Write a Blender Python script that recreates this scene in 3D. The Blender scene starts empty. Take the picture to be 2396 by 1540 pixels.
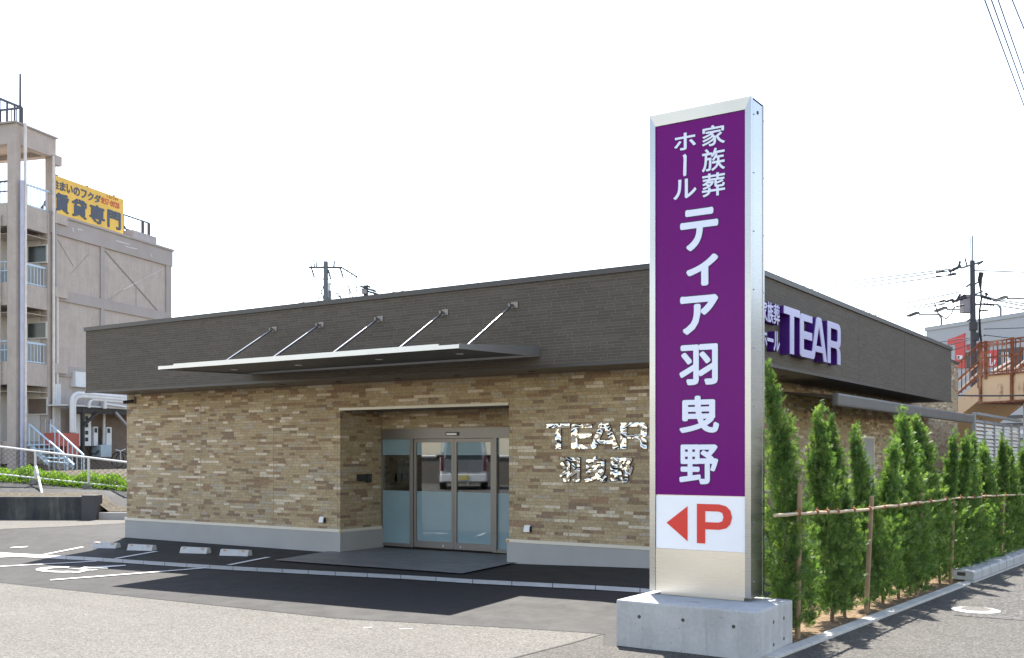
import bpy, bmesh, math, random
import numpy as np
from mathutils import Vector, Matrix
R = math.radians
scene = bpy.context.scene
COL = scene.collection
random.seed(7)

# ------------------------------------------------------------------ camera
CXP, HYP, FP, HC = 1198.0, 1062.0, 2427.0, 1.8      # photo measured on a 2396 x 1540 grid
TH = math.atan((CXP + 2400.0) / FP)
FW = np.array([-math.cos(TH), math.sin(TH), 0.0])
RT = np.array([math.sin(TH), math.cos(TH), 0.0])
UP = np.array([0.0, 0.0, 1.0])
CAM = np.array([0.0, 0.0, HC])
cam = bpy.data.cameras.new("camera")
cam.sensor_width = 36.0
cam.lens = 36.0 * FP / 2396.0
cam.shift_y = (HYP - 770.0) / 2396.0
cam.clip_start = 0.1
cam.clip_end = 3000.0
co = bpy.data.objects.new("camera", cam)
COL.objects.link(co)
co.location = CAM
co.rotation_euler = (R(90), 0, math.pi / 2 - TH)
scene.camera = co

# ------------------------------------------------------------------ sky, sun, exposure
SUNV = Vector((0.33, -0.49, -1.0))                   # direction the light travels
EL = math.atan(1.0 / math.hypot(SUNV.x, SUNV.y))
AZ = math.atan2(-SUNV.x, -SUNV.y)
world = bpy.data.worlds.new("World")
scene.world = world
world.use_nodes = True
wt = world.node_tree
wt.nodes.clear()
sky = wt.nodes.new("ShaderNodeTexSky")
sky.sky_type = 'NISHITA'
sky.sun_disc = False
sky.sun_elevation = EL
sky.sun_rotation = AZ
sky.air_density = 1.0
sky.dust_density = 0.3
sky.ozone_density = 1.0
bg = wt.nodes.new("ShaderNodeBackground")
bg.inputs[1].default_value = 0.14
wo = wt.nodes.new("ShaderNodeOutputWorld")
hz = wt.nodes.new("ShaderNodeMix")                    # warm tint multiplied into the sky, makes its shade light less blue
hz.data_type = 'RGBA'
hz.blend_type = 'MULTIPLY'
hz.inputs[0].default_value = 1.0
hz.inputs[7].default_value = (1.19, .965, .81, 1.0)
wt.links.new(sky.outputs[0], hz.inputs[6])
wt.links.new(hz.outputs[2], bg.inputs[0])
wt.links.new(bg.outputs[0], wo.inputs[0])
sl = bpy.data.lights.new("sun", 'SUN')
sl.energy = 4.0
sl.angle = R(0.5)
sl.color = (1.0, 0.955, 0.88)
so = bpy.data.objects.new("sun", sl)
COL.objects.link(so)
so.rotation_euler = SUNV.to_track_quat('-Z', 'Y').to_euler()
so.location = (-8, 20, 40)
scene.view_settings.view_transform = 'Standard'
scene.view_settings.look = 'None'
scene.view_settings.exposure = 1.9
scene.view_settings.gamma = 1.0

# ------------------------------------------------------------------ measuring helpers (photo grid -> place)
def ray(x, y): return FW + (x - CXP) / FP * RT + (HYP - y) / FP * UP
def onz(x, y, z=0.0):
    d = ray(x, y); return CAM + (z - HC) / d[2] * d
def onY(x, y, Y):
    d = ray(x, y); return CAM + Y / d[1] * d
def onX(x, y, X):
    d = ray(x, y); return CAM + X / d[0] * d
def dep(x, y, d): return CAM + d * ray(x, y)
class VPlane:
    """vertical plane through a point with a horizontal direction"""
    def __init__(s, p, d):
        s.p = np.array(p, float); d = np.array([d[0], d[1], 0.0]); s.d = d / np.linalg.norm(d)
        s.n = np.array([s.d[1], -s.d[0], 0.0])
        if s.n @ (CAM - s.p) < 0: s.n = -s.n
    def at(s, x, y, off=0.0):
        r_ = ray(x, y); t = ((s.p + s.n * off - CAM) @ s.n) / (r_ @ s.n); return CAM + t * r_
    def uv(s, u, z, off=0.0):
        q = s.p + s.d * u + s.n * off; return np.array([q[0], q[1], z])
    def u(s, q): return (np.array(q) - s.p) @ s.d
def reg(x0, y0, sc): return lambda px, py: ((x0 + px * sc) / 1.40234, (y0 + py * sc) / 1.40234)
R1 = reg(0, 220, 640 / 1449); R2 = reg(0, 880, 640 / 1095); R7 = reg(0, 1240, 420 / 1244)
R4 = reg(1080, 1280, 1060 / 2396); RG = reg(0, 1640, 1100 / 2396); RG2 = reg(900, 1720, 1200 / 2396)
R8 = reg(2480, 1240, 880 / 1473); RK = reg(2560, 1780, 800 / 2396); R6 = reg(2980, 1000, 380 / 1045)
R5 = reg(2960, 700, 400 / 1027); RB = reg(3060, 1080, 300 / 1444); RQ = reg(480, 820, 1360 / 2396)
RT5 = reg(2080, 280, 480 / 770); RLT = reg(1780, 1370, 360 / 2396); RFS = reg(2490, 940, 310 / 1836)
RP = reg(1000, 830, 300 / 2396)

# ground height: the lot falls a little to the left and towards a shallow drain
TF = ([-60, -18, -15.4, -11.4, -8, -4.6, -3], [-.30, -.22, -.18, -.13, -.08, 0, 0])
TG = ([-60, -20, -13, -9.5, -6, -4, -3], [-.28, -.22, -.065, .03, .08, .03, 0])
TW = ([-60, -13, -9.4, -6.5, -5, -3], [0, 0, .03, .12, .08, 0])
def gz(x, y):
    f_ = np.interp(x, *TF); g_ = np.interp(x, *TG); w_ = np.interp(x, *TW)
    b_ = np.interp(x, [-60, -20, -14, -3], [.5, .5, -.1, 0])
    return float(np.interp(y, [2.0, 7.5, 8.5, 11.4, 13.8, 18.0], [b_, f_, f_, g_, w_, 0.0]))
def gnd(x, y, up=0.0):
    z = 0.0
    for _ in range(12):
        p = onz(x, y, z); z = 0.5 * z + 0.5 * gz(p[0], p[1])
    p = onz(x, y, z); return np.array([p[0], p[1], gz(p[0], p[1]) + up])

# ------------------------------------------------------------------ mesh helper
class MB:
    def __init__(s): s.v = []; s.f = []; s.m = []; s.cur = 0; s.smooth = []; s.sm = False
    def add(s, vs, fs):
        b = len(s.v); s.v += [tuple(float(c) for c in p) for p in vs]
        for q in fs: s.f.append([b + i for i in q]); s.m.append(s.cur); s.smooth.append(s.sm)
        return s
    def quad(s, a, b, c, d): return s.add([a, b, c, d], [(0, 1, 2, 3)])
    def box(s, x0, x1, y0, y1, z0, z1):
        return s.obox((x0, y0, z0), (x1 - x0, 0, 0), (0, y1 - y0, 0), (0, 0, z1 - z0))
    def obox(s, o, a, b, c):
        o, a, b, c = (np.array(q, float) for q in (o, a, b, c))
        if np.dot(np.cross(a, b), c) < 0: o = o + a; a = -a
        vs = [o, o + a, o + a + b, o + b, o + c, o + a + c, o + a + b + c, o + b + c]
        return s.add(vs, [(0, 3, 2, 1), (4, 5, 6, 7), (0, 1, 5, 4), (1, 2, 6, 5), (2, 3, 7, 6), (3, 0, 4, 7)])
    def bar(s, p, q, w, h=None, up=(0, 0, 1)):
        """box bar from p to q"""
        p, q = np.array(p, float), np.array(q, float); h = h or w
        d = q - p; L = np.linalg.norm(d); d = d / L; up = np.array(up, float)
        if abs(d @ up) > .97: up = np.array([1.0, 0, 0]) if abs(d[0]) < .9 else np.array([0, 1.0, 0])
        a = np.cross(d, up); a /= np.linalg.norm(a); b = np.cross(a, d)
        return s.obox(p - a * w / 2 - b * h / 2, a * w, b * h, d * L)
    def tube(s, pts, r, n=8, cap=True):
        pts = [np.array(p, float) for p in pts]; N = len(pts)
        rs = r if isinstance(r, (list, tuple)) else [r] * N
        vs = []; pa = None; sm = s.sm; s.sm = n > 5
        for i, p in enumerate(pts):
            t = pts[min(i + 1, N - 1)] - pts[max(i - 1, 0)]; t = t / (np.linalg.norm(t) + 1e-9)
            if pa is None:
                u_ = np.array([0, 0, 1.0]) if abs(t[2]) < .9 else np.array([1.0, 0, 0]); a = np.cross(t, u_)
            else: a = pa - t * (pa @ t)
            a = a / (np.linalg.norm(a) + 1e-9); b = np.cross(t, a); pa = a
            for k in range(n):
                w = 2 * math.pi * k / n; vs.append(p + rs[i] * (math.cos(w) * a + math.sin(w) * b))
        fs = []
        for i in range(N - 1):
            for k in range(n):
                fs.append((i * n + k, i * n + (k + 1) % n, (i + 1) * n + (k + 1) % n, (i + 1) * n + k))
        s.add(vs, fs); s.sm = False
        if cap:
            s.add(vs[:n], [tuple(range(n))[::-1]]); s.add(vs[-n:], [tuple(range(n))])
        s.sm = sm; return s
    def cyl(s, c, r, h, n=20, r2=None):
        c = np.array(c, float); return s.tube([c, c + np.array([0, 0, h])], [r, r if r2 is None else r2], n)
    def prism(s, poly, ext):
        """planar polygon (3-D points) pushed along ext"""
        P = [np.array(p, float) for p in poly]; e = np.array(ext, float); n = len(P)
        nm = sum((np.cross(P[i] - P[0], P[(i + 1) % n] - P[0]) for i in range(n)), np.zeros(3))
        if nm @ e > 0: P = P[::-1]
        vs = P + [p + e for p in P]
        fs = [tuple(range(n)), tuple(range(n, 2 * n))[::-1]]
        fs += [(i, i + n, (i + 1) % n + n, (i + 1) % n) for i in range(n)]
        return s.add(vs, fs)
    def build(s, name, mats, parent=None, bevel=0.0):
        me = bpy.data.meshes.new(name)
        off = np.array(wloc(parent)) if parent else np.zeros(3)
        v = np.array(s.v, float).reshape(-1, 3) - off
        me.from_pydata(v.tolist(), [], s.f); 
        for m in (mats if isinstance(mats, (list, tuple)) else [mats]): me.materials.append(m)
        me.polygons.foreach_set('material_index', s.m); me.polygons.foreach_set('use_smooth', s.smooth)
        me.update()
        if bevel > 0:
            bm = bmesh.new(); bm.from_mesh(me)
            bmesh.ops.remove_doubles(bm, verts=bm.verts, dist=1e-5)
            bmesh.ops.bevel(bm, geom=[e for e in bm.edges if len(e.link_faces) == 2 and e.calc_face_angle(0) > .5], offset=bevel, segments=2, profile=.6, affect='EDGES')
            bm.to_mesh(me); bm.free()
        o = bpy.data.objects.new(name, me); COL.objects.link(o)
        if parent: o.parent = parent
        return o
def wloc(o):
    p = Vector((0, 0, 0))
    while o: p = p + o.location; o = o.parent
    return p
def thing(name, label, cat, loc=(0, 0, 0), group=None):
    o = bpy.data.objects.new(name, None); COL.objects.link(o); o.empty_display_size = .2
    o.location = [float(c) for c in loc]; return tag(o, label, cat, group)
def tag(o, label, cat, group=None):
    o['label'] = label; o['category'] = cat
    if group: o['group'] = group
    return o
def struct(o): o['kind'] = 'structure'; return o
def dup(o, loc, label=None):
    c = o.copy(); COL.objects.link(c); c.location = [float(q) for q in loc]
    if label: c['label'] = label
    for ch in o.children:
        d = ch.copy(); COL.objects.link(d); d.parent = c
        for g in ch.children:
            e = g.copy(); COL.objects.link(e); e.parent = d
    return c

# ------------------------------------------------------------------ materials
class NT:
    def __init__(s, name):
        s.mat = bpy.data.materials.new(name); s.mat.use_nodes = True; s.t = s.mat.node_tree; s.t.nodes.clear()
        s.out = s.t.nodes.new('ShaderNodeOutputMaterial')
    def n(s, ty, props=None, **ins):
        nd = s.t.nodes.new('ShaderNode' + ty)
        for k, v in (props or {}).items(): setattr(nd, k, v)
        for k, v in ins.items():
            key = int(k[1:]) if k[0] == 'i' and k[1:].isdigit() else k.replace('_', ' ')
            s.set(nd.inputs[key], v)
        return nd
    def set(s, sock, v):
        if isinstance(v, bpy.types.NodeSocket): s.t.links.new(v, sock)
        elif isinstance(v, bpy.types.Node): s.t.links.new(v.outputs[0], sock)
        else:
            if isinstance(v, tuple) and len(v) == 3 and sock.type == 'RGBA': v = v + (1.0,)
            sock.default_value = v
    def m(s, op, a, b=0.0, c=None):
        nd = s.t.nodes.new('ShaderNodeMath'); nd.operation = op
        s.set(nd.inputs[0], a); s.set(nd.inputs[1], b)
        if c is not None: s.set(nd.inputs[2], c)
        return nd.outputs[0]
    def mix(s, f, a, b, bt='MIX'):
        nd = s.t.nodes.new('ShaderNodeMix'); nd.data_type = 'RGBA'; nd.blend_type = bt
        s.set(nd.inputs[0], f); s.set(nd.inputs[6], a); s.set(nd.inputs[7], b); return nd.outputs[2]
    def ramp(s, f, stops, interp='LINEAR'):
        nd = s.t.nodes.new('ShaderNodeValToRGB'); cr = nd.color_ramp; cr.interpolation = interp
        while len(cr.elements) > 1: cr.elements.remove(cr.elements[-1])
        for i, (p, c) in enumerate(stops):
            e = cr.elements[0] if i == 0 else cr.elements.new(p)
            e.position = p; e.color = (c if isinstance(c, tuple) else (c, c, c)) + (1.0,)
        s.set(nd.inputs[0], f); return nd.outputs[0]
    def pos(s): return s.n('NewGeometry').outputs['Position']
    def obj(s): return s.n('TexCoord').outputs['Object']
    def noise(s, vec, scale, detail=4.0, rough=.55, dist=0.0, color=False):
        nd = s.n('TexNoise', Scale=scale, Detail=detail, Roughness=rough, Distortion=dist); s.set(nd.inputs['Vector'], vec)
        return nd.outputs[1 if color else 0]
    def bump(s, h, strength=.3, dist=.01):
        return s.n('Bump', Strength=strength, Distance=dist, Height=h).outputs[0]
    def done(s, col, rough=.6, metal=0.0, spec=.5, normal=None, **kw):
        b = s.n('BsdfPrincipled'); s.set(b.inputs['Base Color'], col); s.set(b.inputs['Roughness'], rough)
        s.set(b.inputs['Metallic'], metal); s.set(b.inputs['Specular IOR Level'], spec)
        if normal is not None: s.set(b.inputs['Normal'], normal)
        for k, v in kw.items(): s.set(b.inputs[k.replace('_', ' ')], v)
        s.t.links.new(b.outputs[0], s.out.inputs[0]); s.bsdf = b; return s.mat
M = {}
def plain(name, col, rough=.6, metal=0.0, spec=.5, var=.12, scale=3.0, bump=0.0, bscale=60.0):
    t = NT(name); p = t.pos(); n_ = t.noise(p, scale, 5.0, .6)
    k = t.ramp(n_, [(.25, 1 - var), (.75, 1 + var)])
    c = t.mix(1.0, col, k, 'MULTIPLY')
    nm = t.bump(t.noise(p, bscale, 3.0), bump, .01) if bump else None
    M[name] = t.done(c, rough, metal, spec, nm); return M[name]

def brick_mat(name, w, h, cols, grout, gw, gh, bstr=.5, speck=.25, rough=.8, wvar=.5):
    t = NT(name); p = t.pos(); sp = t.n('SeparateXYZ', Vector=p)
    u = t.m('ADD', sp.outputs[0], sp.outputs[1]); z = sp.outputs[2]
    cz = t.m('DIVIDE', z, h); cr = t.m('FLOOR', cz)
    r1 = t.n('TexWhiteNoise', {'noise_dimensions': '1D'}, W=cr).outputs[0]
    r1b = t.n('TexWhiteNoise', {'noise_dimensions': '1D'}, W=t.m('ADD', cr, 71.3)).outputs[0]
    ww = t.m('MULTIPLY', w, t.m('ADD', 1 - wvar / 2, t.m('MULTIPLY', r1b, wvar)))
    uu = t.m('ADD', t.m('DIVIDE', u, ww), t.m('MULTIPLY', r1, 37.0))
    ce = t.m('FLOOR', uu)
    vec = t.n('CombineXYZ', X=ce, Y=cr, Z=0.0)
    rn = t.n('TexWhiteNoise', {'noise_dimensions': '3D'}, Vector=vec)
    # some neighbours join into one long stone
    split = t.n('TexWhiteNoise', {'noise_dimensions': '3D'}, Vector=t.n('CombineXYZ', X=t.m('FLOOR', t.m('MULTIPLY', uu, .5)), Y=cr, Z=5.0)).outputs[0]
    lng = t.m('GREATER_THAN', split, .62)
    ce2 = t.m('ADD', t.m('MULTIPLY', lng, t.m('ADD', t.m('FLOOR', t.m('MULTIPLY', uu, .5)), .37)), t.m('MULTIPLY', t.m('SUBTRACT', 1.0, lng), ce))
    rn = t.n('TexWhiteNoise', {'noise_dimensions': '3D'}, Vector=t.n('CombineXYZ', X=ce2, Y=cr, Z=0.0))
    fu = t.m('FRACT', uu); fu2 = t.m('MULTIPLY', t.m('FRACT', t.m('MULTIPLY', uu, .5)), 2.0)
    f1 = t.m('ADD', t.m('MULTIPLY', lng, fu2), t.m('MULTIPLY', t.m('SUBTRACT', 1.0, lng), fu))
    mx = t.m('LESS_THAN', f1, gw / w); mz = t.m('LESS_THAN', t.m('FRACT', cz), gh / h)
    mort = t.m('MAXIMUM', mx, mz)
    col = t.ramp(rn.outputs[0], cols, 'CONSTANT')
    n1 = t.noise(p, 28.0, 6.0, .7); n2 = t.noise(p, 110.0, 3.0, .6)
    col = t.mix(1.0, col, t.ramp(n1, [(.28, 1 - speck * 1.6), (.5, 1.0), (.72, 1 + speck)]), 'MULTIPLY')
    col = t.mix(1.0, col, t.ramp(n2, [(.3, 1 - speck), (.7, 1 + speck)]), 'MULTIPLY')
    big = t.noise(p, .7, 3.0); col = t.mix(1.0, col, t.ramp(big, [(.3, .93), (.7, 1.07)]), 'MULTIPLY')
    col = t.mix(mort, col, grout)
    hgt = t.m('ADD', t.m('MULTIPLY', t.m('SUBTRACT', 1.0, mort), t.m('ADD', .5, t.m('MULTIPLY', rn.outputs[0], .5))), t.m('MULTIPLY', n1, .35))
    M[name] = t.done(col, rough, 0, .3, t.bump(hgt, bstr, .012)); return M[name]

brick_mat('stone brick', .19, .052, [(0, (.385, .302, .186)), (.30, (.345, .270, .164)), (.50, (.43, .350, .228)), (.62, (.245, .172, .108)), (.70, (.285, .19, .12)), (.77, (.375, .32, .24)), (.86, (.57, .49, .375)), (.945, (.23, .165, .115))],
          (.27, .195, .115), .005, .004, .5, .24)
brick_mat('dark siding', .24, .044, [(0, (.088, .074, .058)), (.4, (.081, .068, .053)), (.8, (.097, .082, .065))], (.140, .126, .102), .007, .005, .30, .10, .75)

def asphalt(name, base, g1, g2, scale, rough, spec, big=.12, tint=None, bstr=.4):
    t = NT(name); p = t.pos()
    v = t.n('TexVoronoi', Scale=scale); t.set(v.inputs['Vector'], p)
    sp = t.ramp(v.outputs['Color'], [(0, g1), (.55, base), (1, g2)])
    fine = t.noise(p, scale * 1.8, 2.0)
    c = t.mix(1.0, sp, t.ramp(fine, [(.3, .8), (.7, 1.2)]), 'MULTIPLY')
    b1 = t.noise(p, .55, 5.0, .6); b2 = t.noise(p, 3.1, 4.0, .65)
    c = t.mix(1.0, c, t.ramp(b1, [(.3, 1 - big), (.7, 1 + big)]), 'MULTIPLY')
    c = t.mix(1.0, c, t.ramp(b2, [(.3, 1 - big * .6), (.7, 1 + big * .6)]), 'MULTIPLY')
    ms = t.n('Mapping', Rotation=(0, 0, .35), Scale=(.22, 2.6, 1.0)); t.set(ms.inputs[0], p)
    c = t.mix(1.0, c, t.ramp(t.noise(ms.outputs[0], 1.0, 4.0, .6), [(.32, 1 - big * .8), (.5, 1.0), (.7, 1 + big * .5)]), 'MULTIPLY')
    spot = t.ramp(t.noise(p, 1.7, 3.0, .5), [(.66, 1.0), (.74, 1 - big * 1.6)])
    c = t.mix(1.0, c, spot, 'MULTIPLY')
    rg = t.ramp(b2, [(.3, rough - .06), (.7, rough + .06)])
    M[name] = t.done(c, rg, 0, spec, t.bump(t.m('ADD', v.outputs['Distance'], t.m('MULTIPLY', fine, .5)), bstr, .006)); return M[name]
asphalt('new asphalt', (.0100, .0090, .0082), (.0055, .005, .0047), (.017, .0155, .014), 95.0, .76, .47, .10)
asphalt('old asphalt', (.116, .109, .097), (.062, .058, .051), (.180, .169, .150), 60.0, .82, .2, .07, bstr=.55)
asphalt('pavement asphalt', (.060, .055, .048), (.026, .024, .021), (.125, .117, .105), 60.0, .75, .25, .09, bstr=.6)
asphalt('pavement patch', (.050, .047, .043), (.016, .016, .016), (.15, .142, .13), 42.0, .75, .25, .10, bstr=.8)
plain('white paint', (.72, .71, .68), .6, var=.10, scale=14.0, bump=.2)
plain('plinth paint', (.34, .335, .325), .7, var=.06, scale=2.0, bump=.12)
plain('beige trim', (.64, .59, .49), .5, var=.05)
plain('joint sealant', (.33, .25, .16), .7)
plain('dark trim', (.045, .040, .037), .45, var=.08)
plain('soffit board', (.16, .135, .11), .6, var=.08)
plain('door metal', (.20, .185, .17), .42, .55, var=.05)
plain('aluminium', (.48, .49, .50), .33, .85, var=.05)
plain('canopy underside', (.085, .08, .075), .55, .2, var=.06)
plain('rod steel', (.36, .36, .36), .25, 1.0, var=.05)
plain('black plastic', (.015, .015, .017), .4)
plain('white plastic', (.75, .74, .72), .4, var=.04)
plain('white acrylic', (.80, .82, .86), .25, var=.02)
plain('letter face', (.70, .74, .86), .3, var=.02)
plain('lavender face', (.47, .46, .70), .3, var=.03)
plain('violet return', (.055, .008, .17), .35, var=.06)
plain('letter outline', (.018, .006, .05), .5)
plain('red vinyl', (.62, .03, .022), .3, var=.03)
plain('orange marker', (.50, .25, .06), .6)
plain('sticker blue', (.05, .06, .25), .4); plain('sticker yellow', (.75, .58, .08), .4)
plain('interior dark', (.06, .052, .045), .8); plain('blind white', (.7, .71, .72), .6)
plain('apartment wall', (.40, .345, .315), .85, var=.10, scale=.8, bump=.15, bscale=30)
plain('apartment trim', (.33, .295, .275), .85, var=.10, scale=1.2)
plain('apartment light', (.52, .50, .46), .85, var=.08, scale=1.0)
plain('ceiling tan', (.42, .36, .30), .85, var=.06)
plain('crack filler', (.52, .49, .46), .8, var=.10)
plain('dark line', (.22, .19, .175), .9)
plain('blue steel', (.42, .53, .62), .45, .1, var=.10)
plain('panel blue', (.33, .42, .46), .5, var=.08)
plain('dark window', (.025, .035, .033), .15, var=.2)
plain('pvc pipe', (.60, .56, .52), .5, var=.16, scale=5)
plain('pipe violet', (.40, .41, .52), .4, var=.12)
plain('dark rail', (.05, .05, .06), .5, .2)
plain('grey box', (.26, .24, .25), .6)
plain('rust red tank', (.34, .07, .045), .6, var=.15)
plain('shed dark', (.03, .027, .025), .8); plain('shed wall', (.14, .105, .08), .85, var=.15)
plain('meter white', (.58, .60, .60), .5, var=.06)
plain('billboard yellow', (.70, .43, .055), .55, var=.12, scale=1.2)
plain('billboard navy', (.025, .04, .075), .5, var=.15); plain('billboard red', (.50, .08, .03), .5, var=.15)
plain('bamboo', (.40, .31, .195), .5, var=.2, scale=8)
plain('stake wood', (.25, .175, .105), .8, var=.2, scale=6, bump=.3)
plain('twine', (.22, .09, .03), .9)
plain('steel white', (.58, .58, .58), .5, 0, var=.08)
plain('louvre grey', (.30, .32, .335), .45, .35, var=.05)
plain('gutter grey', (.115, .112, .11), .5, .1)
plain('louvre dark', (.17, .18, .19), .45, .35, var=.05)
plain('pole concrete', (.12, .135, .15), .8, var=.12, scale=4)
plain('pole dark', (.05, .05, .055), .7); plain('insulator', (.03, .03, .035), .4)
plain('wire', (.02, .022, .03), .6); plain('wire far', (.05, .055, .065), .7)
plain('store wall', (.40, .41, .42), .7, var=.04, scale=.4)
plain('store red', (.58, .045, .045), .5, var=.04); plain('store dark', (.045, .045, .052), .5)
plain('store white', (.72, .72, .72), .5, var=.03)
plain('van paint', (.72, .73, .74), .22, 0, .6, var=.02); plain('tyre', (.02, .02, .02), .8)
plain('tail red', (.10, .008, .008), .2); plain('plate yellow', (.60, .50, .16), .5)
plain('bark', (.11, .07, .045), .9, var=.25, scale=20)
plain('sticker white', (.8, .8, .8), .4); plain('navy text', (.02, .03, .12), .5)
plain('backdrop wall', (.10, .088, .076), .85, var=.12, scale=.6)

def concrete(name, col, stain=.25, rough=.75):
    t = NT(name); p = t.pos(); a = t.noise(p, 2.2, 6.0, .65); b = t.noise(p, 26.0, 4.0, .6)
    mp = t.n('Mapping', Scale=(3.0, 3.0, .35)); t.set(mp.inputs[0], p); st = t.noise(mp.outputs[0], 2.6, 5.0, .7)
    mh = t.n('Mapping', Scale=(1.0, 1.0, 22.0)); t.set(mh.inputs[0], p); sh = t.noise(mh.outputs[0], 4.0, 3.0, .6)
    c = t.mix(1.0, col, t.ramp(a, [(.3, 1 - stain), (.7, 1 + stain * .7)]), 'MULTIPLY')
    c = t.mix(1.0, c, t.ramp(b, [(.3, .93), (.7, 1.07)]), 'MULTIPLY')
    c = t.mix(1.0, c, t.ramp(st, [(.32, 1 - stain), (.55, 1.0)]), 'MULTIPLY')
    c = t.mix(1.0, c, t.ramp(sh, [(.24, .72), (.34, 1.0)]), 'MULTIPLY')
    v = t.n('TexVoronoi', Scale=17.0); t.set(v.inputs['Vector'], p)
    pit = t.m('LESS_THAN', v.outputs['Distance'], .085)
    c = t.mix(t.m('MULTIPLY', pit, .7), c, (.06, .06, .06))
    M[name] = t.done(c, rough, 0, .3, t.bump(t.m('SUBTRACT', b, pit), .25, .006)); return M[name]
concrete('apartment wall', (.42, .365, .325), .10, .85)
concrete('cast concrete', (.40, .405, .40), .14)
concrete('kerb concrete', (.46, .45, .42), .15)
concrete('retaining concrete', (.22, .215, .21), .35)
concrete('stop concrete', (.50, .50, .49), .12)
def streaked(name, base, dark, light):
    t = NT(name); p = t.pos(); mp = t.n('Mapping', Scale=(1.0, 1.0, .12)); t.set(mp.inputs[0], p)
    s_ = t.noise(mp.outputs[0], 2.4, 6.0, .7); a = t.noise(p, 3.0, 5.0, .6)
    c = t.ramp(s_, [(.3, dark), (.52, base), (.72, light)])
    c = t.mix(1.0, c, t.ramp(a, [(.3, .7), (.7, 1.25)]), 'MULTIPLY')
    M[name] = t.done(c, .8, 0, .3)
streaked('black wall', (.055, .058, .056), (.022, .026, .034), (.13, .13, .12))
streaked('concrete slope', (.042, .042, .043), (.022, .022, .025), (.062, .06, .056))
def rusty(name, paint, amount):
    t = NT(name); p = t.pos(); a = t.noise(p, 1.3, 7.0, .68); mp = t.n('Mapping', Scale=(2.0, 2.0, .3)); t.set(mp.inputs[0], p)
    b = t.noise(mp.outputs[0], 2.0, 6.0, .7)
    f = t.ramp(t.m('ADD', t.m('MULTIPLY', a, .6), t.m('MULTIPLY', b, .4)), [(amount, 0.0), (amount + .1, 1.0)])
    r_ = t.ramp(t.noise(p, 7.0, 5.0), [(.3, (.10, .034, .018)), (.7, (.23, .08, .033))])
    M[name] = t.done(t.mix(f, paint, r_), .75, 0, .3)
rusty('bridge cream', (.56, .40, .25), .55)
rusty('bridge rail', (.30, .16, .095), .40)
t = NT('soil'); p = t.pos(); a = t.noise(p, 9.0, 7.0, .7); v = t.n('TexVoronoi', Scale=38.0); t.set(v.inputs['Vector'], p)
c = t.mix(.55, t.ramp(a, [(.3, (.09, .06, .033)), (.55, (.21, .145, .082)), (.75, (.34, .25, .155))]), t.ramp(v.outputs['Color'], [(0, (.07, .043, .023)), (1, (.33, .24, .145))]))
M['soil'] = t.done(c, .95, 0, .2, t.bump(t.m('ADD', a, v.outputs['Distance']), .9, .03))
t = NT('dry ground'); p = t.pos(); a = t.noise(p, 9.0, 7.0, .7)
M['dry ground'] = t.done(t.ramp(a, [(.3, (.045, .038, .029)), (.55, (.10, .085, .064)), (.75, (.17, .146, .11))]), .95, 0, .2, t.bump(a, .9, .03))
t = NT('tile floor'); p = t.pos(); b = t.n('TexBrick', {'offset': .5}, Scale=1.0, Mortar_Size=.006, Brick_Width=.6, Row_Height=.3, Color1=(.15, .15, .155), Color2=(.19, .185, .18), Mortar=(.09, .09, .09))
t.set(b.inputs['Vector'], p); c = t.mix(1.0, b.outputs[0], t.ramp(t.noise(p, 5.0, 6.0, .7), [(.3, .75), (.7, 1.25)]), 'MULTIPLY')
M['tile floor'] = t.done(c, .5, 0, .5)
for nm_, c0_, c1_ in (('brushed steel', (.60, .585, .555), (.65, .635, .61)), ('dimmed steel', (.38, .385, .39), (.43, .435, .44))):  # second metal: darker copy of the steel, dimmer sky reflection put into its colour
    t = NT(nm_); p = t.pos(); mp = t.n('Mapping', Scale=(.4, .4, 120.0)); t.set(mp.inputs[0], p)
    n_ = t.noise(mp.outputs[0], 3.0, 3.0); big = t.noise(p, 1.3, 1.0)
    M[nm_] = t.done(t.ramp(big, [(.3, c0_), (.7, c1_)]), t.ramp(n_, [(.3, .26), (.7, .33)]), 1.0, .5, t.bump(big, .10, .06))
t = NT('sign purple'); p = t.pos()
M['sign purple'] = t.done(t.ramp(t.noise(p, .8, 2.0), [(.3, (.140, .006, .150)), (.7, (.152, .007, .160))]), .22, 0, .10)
t = NT('crumpled chrome'); p = t.pos(); v = t.n('TexVoronoi', {'feature': 'F1'}, Scale=11.0); t.set(v.inputs['Vector'], t.noise(p, 6.0, 2.0, color=True))
n_ = t.noise(p, 6.0, .2, .5, 1.6)
M['crumpled chrome'] = t.done((.52, .515, .50), .05, 1.0, .5, t.bump(n_, .8, .045))
def glassy(name, tint, refl, rough=0.02):
    t = NT(name); g = t.n('BsdfGlossy', Color=(.95, .97, 1.0), Roughness=rough); tr = t.n('BsdfTransparent', Color=tint)
    lw = t.n('Fresnel', IOR=1.5); f = t.m('MINIMUM', t.m('ADD', refl, lw.outputs[0]), 1.0)
    mx = t.n('MixShader'); t.set(mx.inputs[0], f); t.set(mx.inputs[1], tr); t.set(mx.inputs[2], g)
    t.t.links.new(mx.outputs[0], t.out.inputs[0]); M[name] = t.mat
glassy('door glass', (.55, .58, .57), .10)
t = NT('frosted film'); p = t.pos()
n_ = t.noise(p, 1.2, 3.0)
M['frosted film'] = t.done(t.ramp(n_, [(.3, (.17, .265, .305)), (.7, (.20, .30, .34))]), .4, 0, .3, Coat_Weight=1.0, Coat_Roughness=.02, Coat_IOR=1.65)
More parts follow.
